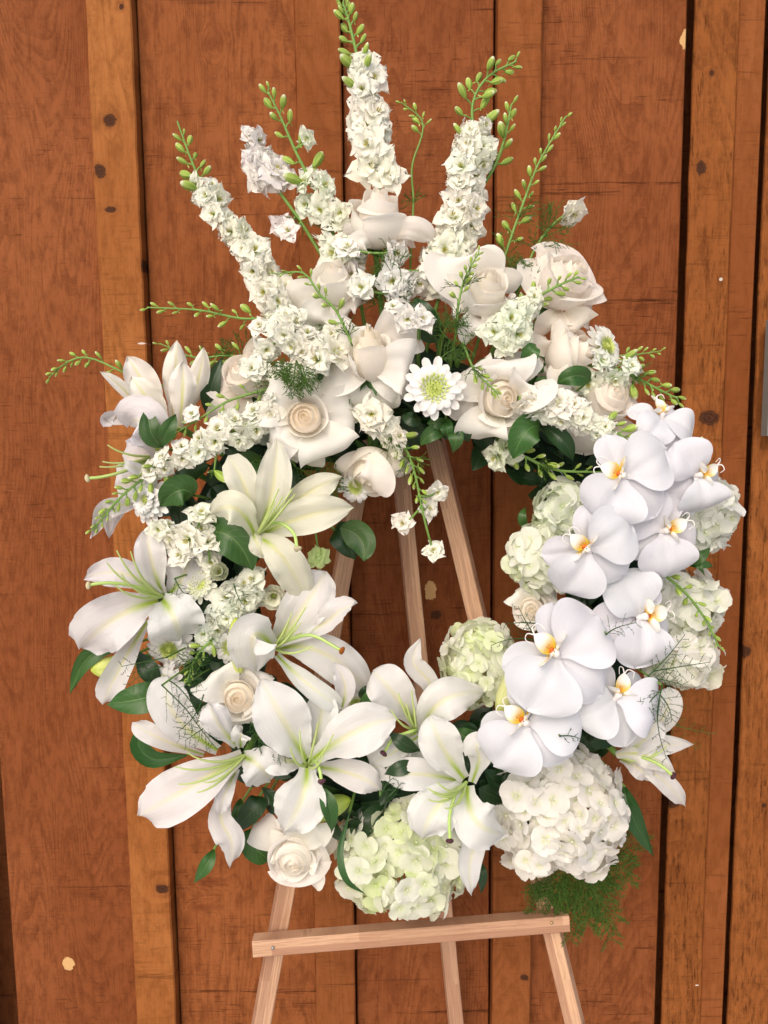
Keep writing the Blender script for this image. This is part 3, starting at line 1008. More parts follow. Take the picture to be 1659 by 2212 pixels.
rose('topmost cream rose, a tall closed cup with two drooping outer petals', (814, 472), .248, (.03, .80, .58), 57, 116, 9, [
    ([(800, 515), (768, 500), (742, 520)], 28, dict(d=-.012, dd=(0, .012, .004), cup=(.3, -.2, -.5))),
    ([(805, 530), (785, 522), (768, 545)], 26, dict(d=.004, dd=(0, .016, .012), cup=(.3, -.2, -.5))),
    ([(835, 520), (885, 492), (938, 520)], 24, dict(d=.0, dd=(0, .016, .008), cup=(.3, -.3, -.6))),
    ([(845, 515), (872, 530), (880, 535)], 30, dict(d=-.008)),
], .5, .10, openv=.92, point=.42)
rose('cream rose tipped to the upper left behind a curved bud stem', (722, 612), .262, (-.25, .62, .75), 46, 92, 10, [
    ([(710, 650), (665, 640), (622, 660)], 38, dict(dd=(0, .02, .01))),
    ([(715, 655), (690, 680), (683, 712)], 42, dict(dd=(0, .024, .01))),
    ([(735, 655), (770, 640), (797, 660)], 36, dict(dd=(0, .02, .0))),
    ([(720, 640), (690, 605), (668, 590)], 34, dict(d=-.02)),
    ([(730, 650), (740, 675), (755, 690)], 30),
], .45, .08, openv=.95)
rose('large cream rose with a tall back petal, upper right of centre', (1046, 632), .285, (.22, .55, .85), 50, 100, 12, [
    ([(1030, 660), (978, 592), (968, 545)], 52, dict(d=-.016, dd=(0, .02, .02), cup=(.8, .5, .2))),
    ([(1045, 640), (1045, 580), (1035, 545)], 50, dict(d=-.018, dd=(0, .01, .02), cup=(.9, .8, .6))),
    ([(1060, 655), (1085, 620), (1108, 640)], 40, dict(d=-.014)),
    ([(1060, 670), (1080, 690), (1062, 715)], 40, dict(dd=(0, .02, .006))),
    ([(1040, 680), (1030, 705), (1042, 722)], 42, dict(dd=(0, .024, .01))),
    ([(1025, 665), (985, 640), (950, 655)], 46, dict(d=-.012)),
], .7, .08, openv=1.05, point=.25, tall=1.1)
rose('widest open cream rose at the top centre with a pointed peach heart', (799, 768), .30, (-.06, .80, .62), 43, 112, 11, [
    ([(805, 760), (865, 715), (905, 690)], 62, dict(dd=(0, .012, .004), d=-.018)),
    ([(810, 790), (865, 790), (898, 800)], 58, dict(dd=(0, .026, .012), d=-.008)),
    ([(790, 800), (735, 810), (692, 790)], 48, dict(d=-.012)),
    ([(785, 770), (745, 735), (712, 735)], 42, dict(d=-.014)),
    ([(785, 760), (760, 715), (765, 688)], 42, dict(d=-.02)),
    ([(795, 800), (800, 850), (800, 895)], 64, dict(d=-.024, dd=(0, .01, .006))),
    ([(800, 800), (845, 825), (890, 840)], 40, dict(d=-.018)),
], 1.1, .10, openv=1.0, point=.12, tall=1.14)
rose('open cream rose turned to the lower right, right of the green-eyed daisy', (1078, 862), .30, (.35, -.12, .92), 50, 84, 13, [
    ([(1060, 850), (1020, 815), (1000, 790)], 62, dict(d=-.012)),
    ([(1085, 835), (1090, 795), (1085, 765)], 66, dict(d=-.010, dd=(0, .022, .01))),
    ([(1095, 830), (1125, 790), (1142, 752)], 42, dict(d=-.024)),
    ([(1105, 860), (1142, 840), (1152, 820)], 55, dict(d=-.008, dd=(0, .03, .014), cup=(1, .8, .3))),
    ([(1070, 890), (1045, 925), (1040, 960)], 58, dict(d=-.014, dd=(0, .022, .004))),
    ([(1085, 890), (1095, 930), (1085, 962)], 50, dict(d=-.02)),
    ([(1100, 890), (1122, 905), (1130, 928)], 30, dict(d=-.022)),
    ([(1050, 870), (1010, 870), (988, 855)], 44, dict(d=-.02)),
], .9, .12)
rose('open cream rose with a tight peach spiral, left of centre', (660, 905), .302, (-.02, .08, 1), 44, 76, 14, [
    ([(645, 895), (595, 875), (556, 862)], 52, dict(d=-.012, dd=(0, .024, .01))),
    ([(650, 915), (605, 945), (568, 955)], 52, dict(d=-.010, dd=(0, .02, .008))),
    ([(675, 920), (705, 965), (722, 995)], 70, dict(d=-.012, dd=(0, .022, .004))),
    ([(655, 925), (650, 975), (640, 1008)], 56, dict(d=-.02)),
    ([(675, 900), (735, 890), (776, 885)], 56, dict(d=-.016)),
    ([(665, 885), (690, 855), (715, 842)], 46, dict(d=-.022)),
    ([(650, 885), (632, 855), (612, 846)], 40, dict(d=-.024)),
], 1.35, .06)
rose('cream rose hanging downward at the top of the opening', (802, 1015), .268, (.02, -.72, .62), 52, 100, 11, [
    ([(795, 985), (765, 1010), (748, 1040)], 38, dict(dd=(0, .02, .01))),
    ([(820, 985), (850, 1010), (862, 1038)], 34, dict(dd=(0, .02, .01))),
    ([(805, 980), (815, 1030), (800, 1060)], 40, dict(d=.022, dd=(0, .012, .004))),
], .35, .08, col=(1, .99, .96), openv=1.0)
rose('large blush rose leaning right at upper right with layered petals', (1218, 612), .262, (.42, .50, .75), 60, 112, 13, [
    ([(1200, 660), (1165, 610), (1155, 550)], 42, dict(d=-.012, cup=(.9, .9, .7))),
    ([(1215, 600), (1205, 560), (1215, 538)], 46, dict(d=-.02)),
    ([(1235, 640), (1272, 620), (1290, 605)], 44, dict(d=-.006)),
    ([(1230, 665), (1268, 665), (1288, 668)], 44, dict(d=-.01)),
    ([(1215, 680), (1235, 705), (1245, 725)], 56, dict(d=-.004)),
    ([(1205, 670), (1195, 700), (1200, 715)], 40, dict(d=-.008)),
], .35, .12, col=(1, .98, .965))
rose('half-open blush rose facing right beside the white daisy, upper right', (1232, 768), .27, (.78, .12, .55), 52, 100, 11, [
    ([(1205, 760), (1228, 735), (1250, 715)], 44, dict(d=.0)),
    ([(1200, 790), (1215, 812), (1250, 818)], 38, dict(d=.01)),
    ([(1185, 780), (1170, 790), (1150, 815)], 30, dict(d=-.02)),
    ([(1190, 765), (1175, 740), (1180, 722)], 32, dict(d=-.014)),
], .35, .10, col=(1, .975, .96), openv=1.0)
rose('cream rose seen from its side behind the right larkspur cluster', (1312, 862), .262, (.25, .35, .75), 54, 84, 10, [
    ([(1305, 880), (1275, 850), (1262, 830)], 44),
    ([(1320, 880), (1355, 860), (1368, 850)], 42),
    ([(1300, 900), (1270, 950), (1262, 990)], 50, dict(dd=(0, .01, .0))),
    ([(1320, 900), (1350, 950), (1352, 975)], 44, dict(dd=(0, .01, 0))),
], .3, .08, col=(1, .98, .96), openv=1.0)
rose('cream rose half hidden by larkspur at upper left', (532, 812), .258, (-.3, .5, .75), 50, 92, 10, [
    ([(525, 840), (495, 830), (476, 800)], 48),
    ([(530, 850), (505, 890), (500, 925)], 54, dict(dd=(0, .015, 0))),
    ([(545, 840), (580, 830), (602, 815)], 48),
    ([(540, 800), (560, 770), (585, 760)], 40, dict(d=-.022)),
], .35, .1, col=(1, .975, .95), openv=1.0)
rose('cream rose with a tight peach heart at left of the flat open lily', (515, 1505), .312, (.06, .10, 1), 44, 72, 13, [
    ([(505, 1495), (470, 1470), (452, 1445)], 56, dict(d=-.010, dd=(0, .024, .01))),
    ([(500, 1510), (460, 1530), (432, 1520)], 44, dict(d=-.012)),
    ([(515, 1530), (510, 1560), (512, 1572)], 50, dict(d=-.010)),
    ([(530, 1490), (545, 1455), (550, 1440)], 50, dict(d=-.016)),
    ([(535, 1515), (552, 1530), (556, 1545)], 34, dict(d=-.004)),
], 1.1, .08)
rose('lowest cream rose, above the left easel leg', (636, 1848), .29, (-.02, -.22, .95), 56, 84, 13, [
    ([(620, 1830), (575, 1800), (545, 1775)], 40, dict(d=-.02)),
    ([(645, 1820), (660, 1790), (668, 1765)], 62, dict(d=-.006, dd=(0, .03, .02), cup=(.9, .7, .4))),
    ([(660, 1850), (690, 1845), (706, 1860)], 46, dict(d=-.008)),
    ([(645, 1870), (655, 1890), (650, 1903)], 50, dict(d=-.008)),
    ([(615, 1850), (595, 1830), (578, 1836)], 36, dict(d=-.012)),
], .4, .14)
rose('small cream rose with peach heart at the right rim of the opening', (1148, 1314), .278, (-.2, .05, .95), 34, 60, 12, [
    ([(1140, 1305), (1120, 1285), (1108, 1272)], 34, dict(d=-.008)),
    ([(1150, 1325), (1135, 1340), (1125, 1350)], 32, dict(d=-.008)),
    ([(1165, 1305), (1190, 1285), (1210, 1275)], 40, dict(d=-.012)),
    ([(1155, 1325), (1180, 1335), (1200, 1345)], 34, dict(d=-.010)),
], .8, .1)


# ================================================================== ORCHIDS
def orchid(label, c, out, lip, L, pa=None, fac=(0, 0), widen=1.0, seps=True):
    """lip = direction of the lip in degrees; pa = directions of (petal, petal, dorsal sepal)"""
    s = S(out)
    C0 = P(c[0], c[1], out)
    l_ = L * s
    pa = pa or (lip - 100, lip + 100, lip + 180)
    ro = random.Random(int(c[0] + c[1] * 3))
    n = (-CF + CR * (fac[0] + ro.uniform(-.28, .28)) + CU * (fac[1] + ro.uniform(-.3, .22))).normalized()
    X = (CR - n * CR.dot(n)).normalized()
    Y = n.cross(X)

    def D(deg):
        return X * math.cos(math.radians(deg)) + Y * math.sin(math.radians(deg))
    t = thing('orchid', label, 'orchid', C0, 'white moth orchids')

    def pet(name, deg, ln, hw, lift, pf, cup, bow):
        d = D(deg)
        mb = MB()
        mb.ribbon([C0 + n * lift + d * l_ * .04, C0 + n * (lift + bow * ro.uniform(.5, 1.5)) + d * l_ * ln * .5, C0 + n * (lift - .004) + d * l_ * ln], l_ * hw * ro.uniform(.93, 1.06), pf, 16, 20, n, cup=cup, groove=.10, tip=.12, wave=(.03, 1.1, deg), und=.035)
        mb.build(name, ['orchid'], t, tint((1, 1, 1), .012))
    pet('sepal', pa[2], 1.0, .40, -.004, 'sepal', (.5, .15, -.2), .006)
    if seps:
        pet('sepal', lip + 52, .86, .34, -.008, 'sepal', (.4, .2, -.2), .004)
        pet('sepal', lip - 52, .86, .34, -.008, 'sepal', (.4, .2, -.2), .004)
    pet('petal', pa[0], 1.0, .60 * widen, .002, 'orchid', (.35, .12, -.25), .010)
    pet('petal', pa[1], ro.uniform(.94, 1.04), .60 * widen, .003, 'orchid', (.35, .12, -.25), .010)
    # column
    dl = D(lip)
    mb = MB()
    mb.blob(C0 - dl * l_ * .04, n * .8 + dl * .7, l_ * .22, l_ * .07, prof([(0, .7), (.4, .8), (.75, 1.0), (.95, .7), (1, .2)]), 12, 10)
    mb.build('column', ['column'], t)
    # lip: callus, two raised side lobes, a spade shaped middle lobe with two tendrils
    K = C0 + dl * l_ * .10 + n * l_ * .06
    mb = MB()
    mb.blob(K - dl * l_ * .02, n * .6 + dl, l_ * .13, l_ * .055, None, 12, 8, lobes=4, lob=.2)
    lp = mb.build('lip', ['callus'], t)
    for sg in (-1, 1):
        sd_ = dl.cross(n) * sg
        mb = MB()
        mb.ribbon([K, K + sd_ * l_ * .17 + n * l_ * .12, K + sd_ * l_ * .16 + n * l_ * .30 + dl * l_ * .06], l_ * .15, 'sepal', 8, 10, (dl + n * .3) , cup=.5)
        mb.build('side_lobe', ['lip'], lp)
    mb = MB()
    mb.ribbon([K - dl * l_ * .02, K + dl * l_ * .22 + n * l_ * .12, K + dl * l_ * .42 + n * l_ * .10], l_ * .16, 'leaf', 8, 12, n, cup=(.8, .5, .2))
    mb.build('middle_lobe', ['lip'], lp)
    mb = MB()
    E = K + dl * l_ * .40 + n * l_ * .10
    for sg in (-1, 1):
        sd_ = dl.cross(n) * sg
        mb.tube([E, E + dl * l_ * .10 + sd_ * l_ * .06, E + dl * l_ * .08 + sd_ * l_ * .16 + n * l_ * .06, E - dl * l_ * .06 + sd_ * l_ * .15 + n * l_ * .10], (.0009, .0006, .0003), 5, 10)
    mb.build('tendril', ['column'], lp)
    stem_part(t, C0 - n * .006, .002)
    return t


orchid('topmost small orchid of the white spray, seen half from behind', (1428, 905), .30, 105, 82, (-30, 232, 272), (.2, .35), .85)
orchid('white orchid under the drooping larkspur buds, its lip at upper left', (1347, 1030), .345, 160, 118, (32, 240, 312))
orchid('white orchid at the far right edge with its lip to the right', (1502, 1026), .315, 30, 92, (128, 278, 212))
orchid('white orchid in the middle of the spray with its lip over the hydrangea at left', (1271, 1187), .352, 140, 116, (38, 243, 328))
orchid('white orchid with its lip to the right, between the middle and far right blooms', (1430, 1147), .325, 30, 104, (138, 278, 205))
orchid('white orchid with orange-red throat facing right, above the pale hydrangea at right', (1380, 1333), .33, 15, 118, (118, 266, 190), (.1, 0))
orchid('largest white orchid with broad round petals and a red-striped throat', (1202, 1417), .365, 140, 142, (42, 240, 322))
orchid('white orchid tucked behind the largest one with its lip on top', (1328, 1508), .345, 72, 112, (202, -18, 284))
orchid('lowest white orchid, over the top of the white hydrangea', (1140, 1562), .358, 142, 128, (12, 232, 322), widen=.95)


# ================================================================== HYDRANGEAS
def hyd_meshes():
    r = []
    for k_ in range(5):
        mb = MB()
        rg = random.Random(k_)
        npet = 4 if k_ < 4 else 5
        for j in range(npet):
            an = j * math.tau / npet + rg.uniform(-.12, .12)
            d = Vector((math.cos(an), math.sin(an), 0))
            ln = rg.uniform(.88, 1.08)
            up = rg.uniform(-.05, .28)
            mb.ribbon([d * .03, d * ln * .55 + Vector((0, 0, .10 + up * .4)), d * ln + Vector((0, 0, up))], rg.uniform(.52, .62), 'hyd', 5, 6, (0, 0, 1), cup=rg.uniform(-.3, .4), groove=.08, wave=(.10, 1.2, rg.uniform(0, 6)), seed=k_ * 9 + j)
        mb.blob((0, 0, .02), (0, 0, 1), .16, .09, None, 6, 4)
        r.append(mb.mesh('hydrangea_floret', ['hydrangea']))
    return r


HYD = hyd_meshes()


def hydrangea(label, c, out, rx, ry, nf, size=25, col=(1, 1, 1), green=.3, gcol=(.84, .95, .55), rz=None):
    s = S(out)
    C0 = P(c[0], c[1], out)
    t = thing('hydrangea', label, 'hydrangea', C0, 'hydrangea heads')
    rgx = random.Random(int(c[0] * 3 + c[1]))
    rz = rz or (rx + ry) / 2
    E = (rx * s, ry * s, rz * s * .85)
    placed = 0
    i = 0
    N = int(nf * 1.75)
    for i in range(N):
        zz = 1 - 2 * (i + .5) / N
        an = i * 2.399963
        rr = math.sqrt(max(0, 1 - zz * zz))
        d = Vector((rr * math.cos(an), rr * math.sin(an), zz))      # zz towards the viewer
        if d.z < -.35:
            continue
        bump_ = 1 + .12 * math.sin(d.x * 6 + c[0]) * math.cos(d.y * 6 + c[1]) + rgx.uniform(-.14, .09)
        pos = C0 + CR * (d.x * E[0] * bump_) + CU * (d.y * E[1] * bump_) - CF * (d.z * E[2] * bump_)
        nn = (CR * (d.x / E[0]) + CU * (d.y / E[1]) - CF * (d.z / E[2])).normalized()
        nn = (nn + Vector((rgx.gauss(0, .38), rgx.gauss(0, .38), rgx.gauss(0, .38)))).normalized()
        rot = nn.to_track_quat('Z', 'Y') @ Matrix.Rotation(rgx.uniform(0, 6.28), 4, 'Z').to_quaternion()
        g_ = green * rgx.random() * (1.3 if math.sin(d.x * 3 + 1) * math.sin(d.y * 4) > -.1 else .6)
        g_ = min(1, g_)
        cc = tuple(col[k_] * (1 - g_) + gcol[k_] * g_ for k_ in range(3))
        sz = size * s * rgx.uniform(.74, 1.28) * (1 - .25 * g_)
        link('floret', HYD[rgx.randrange(5)], t, cc, pos, rot, sz)
    mb = MB()
    segs = []
    for i in range(60):
        d = Vector((rgx.gauss(0, 1), rgx.gauss(0, 1), abs(rgx.gauss(0, 1)))).normalized()
        q = C0 + CR * (d.x * E[0] * .92) + CU * (d.y * E[1] * .92) - CF * (d.z * E[2] * .92)
        segs.append((C0, q))
    needles(mb, segs, .0011)
    mb.build('flower_stalks', ['filament'], t)
    stem_part(t, C0, .004)
    return t


hydrangea('greenish white hydrangea at the very bottom of the wreath', (872, 1834), .262, 148, 126, 112, 34, (1, 1, .97), .75)
hydrangea('big pure white hydrangea at lower right', (1208, 1742), .272, 142, 138, 140, 31, (1.0, .985, .985), .16, (1, .98, .82))
hydrangea('pale green hydrangea at the lower right rim of the opening', (1040, 1432), .258, 82, 84, 62, 28, (1, 1, .96), .75)
hydrangea('small hydrangea left of the middle orchid on the right rim', (1165, 1212), .268, 62, 66, 46, 28, (1, 1, .98), .45)
hydrangea('small hydrangea with green heart under the right larkspur buds', (1215, 1105), .262, 55, 56, 40, 27, (.97, 1, .98), .6)
hydrangea('white hydrangea behind the far right orchid', (1520, 1105), .245, 52, 72, 38, 33, (.98, .99, 1), .2)
hydrangea('loose white hydrangea behind the slanting bud stem at right', (1482, 1308), .245, 68, 58, 36, 34, (.99, .99, 1), .25)
hydrangea('blush white hydrangea at the right edge with fern across it', (1470, 1420), .25, 72, 56, 46, 31, (1, .985, .98), .25)


# ================================================================== LARKSPUR
def lark_meshes():
    r = []
    for k_ in range(6):
        mb = MB()
        rg = random.Random(100 + k_)
        for ringi, (n, ln, hw, up, z0) in enumerate(((5, 1.05, .50, .05, 0), (5, .70, .36, .22, .06), (2, .36, .2, .36, .1))):
            for j in range(n):
                an = j * math.tau / n + ringi * .5 + rg.uniform(-.2, .2)
                d = Vector((math.cos(an), math.sin(an), 0))
                l2 = ln * rg.uniform(.8, 1.12)
                u2 = up * rg.uniform(.5, 1.4)
                mb.ribbon([Vector((0, 0, z0 - .25)) + d * .05, d * l2 * .5 + Vector((0, 0, z0 + u2 * .6)), d * l2 + Vector((0, 0, z0 + u2 * .75))], hw * rg.uniform(.85, 1.2), 'floret', 6, 6, (0, 0, 1), cup=rg.uniform(-.3, .6), groove=.06, jag=.46, wave=(.18, 1.4, rg.uniform(0, 6)), seed=k_ * 31 + ringi * 7 + j)
        for j in range(5):
            an = j * 1.2566
            d = Vector((math.cos(an), math.sin(an), 0))
            mb.ribbon([d * .02, d * .08 + Vector((0, 0, .2)), d * .13 + Vector((0, 0, .34))], .045, 'floret', 2, 3, d, mi=1)
        mb.blob((0, 0, -.75), (0, 0, 1), .65, .16, prof([(0, .2), (.5, .5), (1, 1.)]), 6, 4, mi=2)
        r.append(mb.mesh('larkspur_floret', ['larkspur', 'eyestamen', 'bud']))
    return r


def bud_meshes():
    r = []
    for k_, (rad, pk) in enumerate(((.215, .45), (.26, .55), (.185, .4))):
        mb = MB()
        mb.blob((0, 0, 0), (0, 0, 1), 1.0, rad, prof([(0, .28), (.2, .72), (pk, 1.0), (.8, .78), (.93, .48), (1, .12)]), 15, 10, lobes=5, lob=.10)
        mb.ribbon([Vector((0, 0, .08)), Vector((-.15, 0, -.12)), Vector((-.32, 0, -.22))], .07, 'lance', 2, 4, (0, 1, 0), cup=.8)
        r.append(mb.mesh('larkspur_bud', ['bud']))
    return r


LARK, BUD = lark_meshes(), bud_meshes()


def feather(mb, p, d, L, n, spread=.9, r=.0005, droop=.15):
    """tuft of thread-like leaf segments, each forking twice"""
    segs = []
    for i in range(n):
        v = (d.normalized() + Vector((random.gauss(0, spread), random.gauss(0, spread * .6), random.gauss(0, spread)))).normalized()
        q = Vector(p)
        l_ = L * random.uniform(.5, 1.0)
        bend = Vector((random.gauss(0, .5), random.gauss(0, .4), random.gauss(0, .5) - droop))
        for k_ in range(4):
            nx = q + (v * (l_ / 4))
            segs.append((q, nx))
            if k_ in (1, 2):
                b = (v + Vector((random.gauss(0, .6), random.gauss(0, .4), random.gauss(0, .6)))).normalized()
                m2 = nx + b * l_ * .22
                segs.append((nx, m2))
                segs.append((m2, m2 + (b + bend * .5).normalized() * l_ * .16))
            q = nx
            v = (v + bend * .28).normalized()
    needles(mb, segs, r)


def larkspur(label, pts, out, fl=None, fsize=26, bd=None, bsize=25, feathers=(), col=(1, 1, 1), r=.0022, ped=14, flen=45, extra=(), stemto=True, seed=None):
    """fl / bd = (t0, t1, count) along the stem"""
    pp = pts3(pts, out)
    s = S(out)
    rg = random.Random(seed if seed is not None else int(pts[0][0] * 5 + pts[0][1]))
    t = thing('larkspur', label, 'larkspur', pp[0], 'larkspur stems')
    st = MB()
    st.tube(pp, (r, r * .85, r * .5), 6, 24)
    ts = np.linspace(0, 1, 41)
    cv = curve(pp, ts)

    def at(u):
        i = min(39, max(0, int(u * 40)))
        p = Vector(curve(pp, [u])[0])
        tg = Vector(cv[i + 1] - cv[i]).normalized()
        return p, tg
    if fl:
        t0, t1, n = fl
        n = max(n if n < 6 else 5, int(n * .92))
        for i in range(n):
            u = t0 + (t1 - t0) * (i + rg.uniform(-.3, .3)) / max(1, n - 1)
            u = min(1, max(0, u))
            p, tg = at(u)
            view = (CAM - p).normalized()
            side = tg.cross(view).normalized()
            vw = side.cross(tg).normalized()
            an = (i * 2.1 + rg.uniform(-.5, .5)) % math.tau
            rad = side * math.cos(an) + vw * (math.sin(an) * .75 + .45)
            rad.normalize()
            k_ = 1 - .36 * max(0, (u - t0) / (t1 - t0) - .3) / .7 if t1 > t0 else 1
            q = p + rad * ped * 1.15 * s * rg.uniform(.55, 1.5) * k_ + tg * 4 * s
            st.tube([p - tg * 6 * s, p.lerp(q, .6) - tg * 2 * s, q], r * .4, 5, 4)
            nn = (rad + tg * .10 + view * .65 + Vector((rg.gauss(0, .33), rg.gauss(0, .33), rg.gauss(0, .33)))).normalized()
            rot = nn.to_track_quat('Z', 'Y') @ Matrix.Rotation(rg.uniform(0, 6.28), 4, 'Z').to_quaternion()
            link('floret', LARK[rg.randrange(6)], t, tint(col, .02), q, rot, fsize * 1.3 * s * rg.uniform(.76, 1.2) * k_)
    for (x, y, dz, sz) in extra:
        q = P(x, y, out + dz)
        u = min(ts, key=lambda a: (Vector(curve(pp, [a])[0]) - q).length)
        p, tg = at(u)
        st.tube([p, p.lerp(q, .5) - CU * 6 * s, q - (CAM - q).normalized() * 10 * s], max(r * .6, .0011), 5, 6)
        nn = ((CAM - q).normalized() + Vector((rg.gauss(0, .45), rg.gauss(0, .2), rg.gauss(0, .45)))).normalized()
        link('floret', LARK[rg.randrange(6)], t, tint(col, .02), q, nn.to_track_quat('Z', 'Y') @ Matrix.Rotation(rg.uniform(0, 6.28), 4, 'Z').to_quaternion(), sz * s)
    if bd:
        t0, t1, n = bd
        for i in range(n):
            u = t0 + (t1 - t0) * min(1, max(0, ((i + rg.uniform(-.35, .35) * (0 < i < n - 1)) / max(1, n - 1)))) ** .85
            p, tg = at(min(1, u))
            view = (CAM - p).normalized()
            side = tg.cross(view).normalized()
            vw = side.cross(tg).normalized()
            sg = 1 if i % 2 else -1
            an = rg.uniform(-.7, .9)
            rad = side * sg * math.cos(an) + vw * math.sin(an)
            f = (u - t0) / max(1e-6, t1 - t0)
            sz = bsize * s * (1.15 - .6 * f) * rg.uniform(.68, 1.2)
            q = p + rad * ped * s * .85 * (1.1 - .8 * f) + tg * 3 * s
            dr = (tg * (.75 + .5 * f) + rad * (1 - .45 * f) + Vector((rg.gauss(0, .18), rg.gauss(0, .18), rg.gauss(0, .18)))).normalized()
            st.tube([p - tg * 5 * s, p.lerp(q, .55), q], r * .42, 5, 4)
            g_ = rg.uniform(.85, 1.15)
            link('bud', BUD[rg.randrange(3)], t, (1.0 * g_, 1.0 * g_, .9 * g_), q, dr.to_track_quat('Z', 'Y') @ Matrix.Rotation(rg.uniform(0, 6.28), 4, 'Z').to_quaternion(), sz)
    if stemto:
        q = ring_near(pp[0])
        st.tube([pp[0], pp[0].lerp(q, .5) + Vector((0, .015, 0)), q], r, 6, 6)
    st.build('stem', ['stem'], t)
    for u in feathers:
        p, tg = at(u)
        mb = MB()
        feather(mb, p, tg * .4 + Vector((0, -.3, 0)), flen * s, 12)
        mb.build('leaf', ['feather'], t)
    return t


W1 = (1, 1, .93)
larkspur('tallest white larkspur spike at the top centre', [(850, 700), (832, 520), (812, 330), (782, 170), (757, 60), (741, 6)], .235, (.34, .64, 21), 31, (.56, 1.0, 18), 30, (.12, .2), W1, r=.0026, ped=18)
larkspur('white larkspur spike with a bare green tip at upper left', [(680, 760), (600, 640), (520, 530), (450, 425), (415, 350), (383, 262)], .235, (.12, .66, 25), 28, (.64, .93, 10), 30, (.1,), W1, ped=17)
larkspur('sparse larkspur with large green buds left of the tallest spike', [(770, 600), (715, 500), (680, 410), (640, 330), (605, 250), (578, 196)], .236, (.05, .5, 10), 28, (.44, 1.0, 12), 33, (.1, .2), (.98, 1, .9), ped=22, extra=[(663, 299, .01, 22), (752, 535, .02, 28), (735, 460, .015, 26), (700, 400, .02, 30)])
larkspur('larkspur stem ending in a dense white flower cluster at upper left', [(700, 560), (650, 480), (600, 410), (570, 370), (545, 300)], .222, (.62, 1.0, 9), 29, None, 24, (.25,), (1, .97, .98), ped=13, extra=[(612, 490, .0, 28), (615, 390, .0, 26), (622, 498, .01, 24)])
larkspur('dense white larkspur spike with a curved bud tip right of the tallest', [(935, 690), (970, 560), (1000, 420), (1020, 300), (1022, 220), (1055, 165), (1115, 133)], .238, (.08, .54, 38), 29, (.50, 1.0, 17), 31, (), W1, ped=25)
larkspur('short larkspur side shoot of green buds over the right batten', [(1030, 420), (1068, 360), (1090, 300), (1105, 225)], .232, None, 20, (.25, 1.0, 10), 32, (), stemto=False, ped=12)
larkspur('long thin larkspur of small buds to the right of the top', [(1065, 640), (1095, 540), (1130, 440), (1165, 350), (1222, 252)], .236, None, 20, (.25, 1.0, 22), 22, (.22, .42), r=.0018, ped=12, flen=60)
larkspur('very slender larkspur stem with a nodding bud tip beside the topmost rose', [(890, 500), (893, 430), (890, 360), (912, 290), (908, 255), (868, 222)], .225, None, 18, (.60, 1.0, 9), 17, (.18,), r=.0013, ped=9, flen=40, extra=[])
larkspur('single fading larkspur bloom on a feathery stem at upper right', [(1130, 600), (1160, 530), (1200, 480), (1235, 455)], .235, (.96, 1.0, 2), 25, None, 20, (.3, .45, .55), (1, .98, .9), r=.0018, ped=8, flen=75)
larkspur('horizontal larkspur shoot of buds at left, above the upright lily', [(690, 720), (600, 690), (520, 688), (430, 670), (318, 664)], .245, (.0, .3, 10), 25, (.34, 1.0, 15), 22, (.2,), (.96, 1, .9), r=.0018, ped=16)
larkspur('longest low larkspur shoot of buds reaching toward the left edge', [(520, 800), (400, 838), (300, 818), (200, 775), (150, 780), (106, 815)], .246, None, 20, (.3, 1.0, 17), 20, (), r=.0016, ped=13)
larkspur('short larkspur bud shoot behind the upright lily', [(560, 775), (490, 768), (420, 772), (345, 742)], .235, None, 20, (.12, 1.0, 13), 25, (.3, .5), r=.0016, ped=17)
larkspur('curved larkspur bud stem crossing the upper left cream rose', [(760, 740), (725, 670), (690, 635), (655, 590), (595, 592)], .30, None, 20, (.15, 1.0, 14), 21, (.05,), r=.0016, ped=12)
larkspur('larkspur bud stem slanting over the left cream roses', [(650, 820), (560, 845), (490, 868), (430, 905), (380, 935)], .292, (.75, .8, 1), 16, (.25, 1.0, 13), 22, (.05, .12), r=.0016, ped=15, flen=75)
larkspur('white larkspur spray arching down the left side to green buds', [(600, 880), (510, 930), (420, 970), (330, 1020), (260, 1075), (200, 1145)], .30, (.0, .60, 24), 26, (.55, 1.0, 20), 23, (), W1, ped=18)
larkspur('larkspur hanging into the top of the opening with green buds', [(790, 880), (830, 930), (875, 970), (895, 1020), (910, 1092)], .282, (.0, .45, 11), 26, (.4, 1.0, 14), 24, (.3, .6), W1, ped=18, flen=60, extra=[(870, 1130, -.01, 27), (925, 1098, -.01, 28), (936, 1190, -.012, 27), (945, 1062, -.012, 26)])
larkspur('cream white larkspur cluster ending in buds over the orchids at right', [(1120, 860), (1200, 880), (1280, 915), (1340, 940), (1395, 990)], .31, (.05, .62, 24), 25, (.6, 1.0, 16), 27, (), (1, 1, .93), ped=17)
larkspur('low larkspur of green buds just above the right rim of the opening', [(1075, 965), (1130, 985), (1200, 1015), (1300, 1020)], .275, (.0, .18, 4), 25, (.15, 1.0, 15), 27, (.5,), (.95, 1, .85), ped=17)
larkspur('larkspur with fat green buds jutting right below the blush roses', [(1270, 790), (1340, 800), (1400, 830), (1465, 862)], .262, (.0, .45, 7), 24, (.3, 1.0, 14), 28, (.5,), (.97, 1, .92), ped=26)
larkspur('thin shoot of tiny larkspur buds pointing right beside the daisy', [(1330, 768), (1370, 766), (1428, 758)], .25, None, 20, (.3, 1.0, 9), 17, (), r=.0011, ped=9, stemto=False)
larkspur('larkspur of pale florets and buds across the large blush rose', [(1070, 740), (1110, 690), (1150, 650), (1200, 620), (1250, 598)], .30, (.0, .5, 12), 24, (.42, 1.0, 12), 25, (), (.96, 1, .88), ped=18)
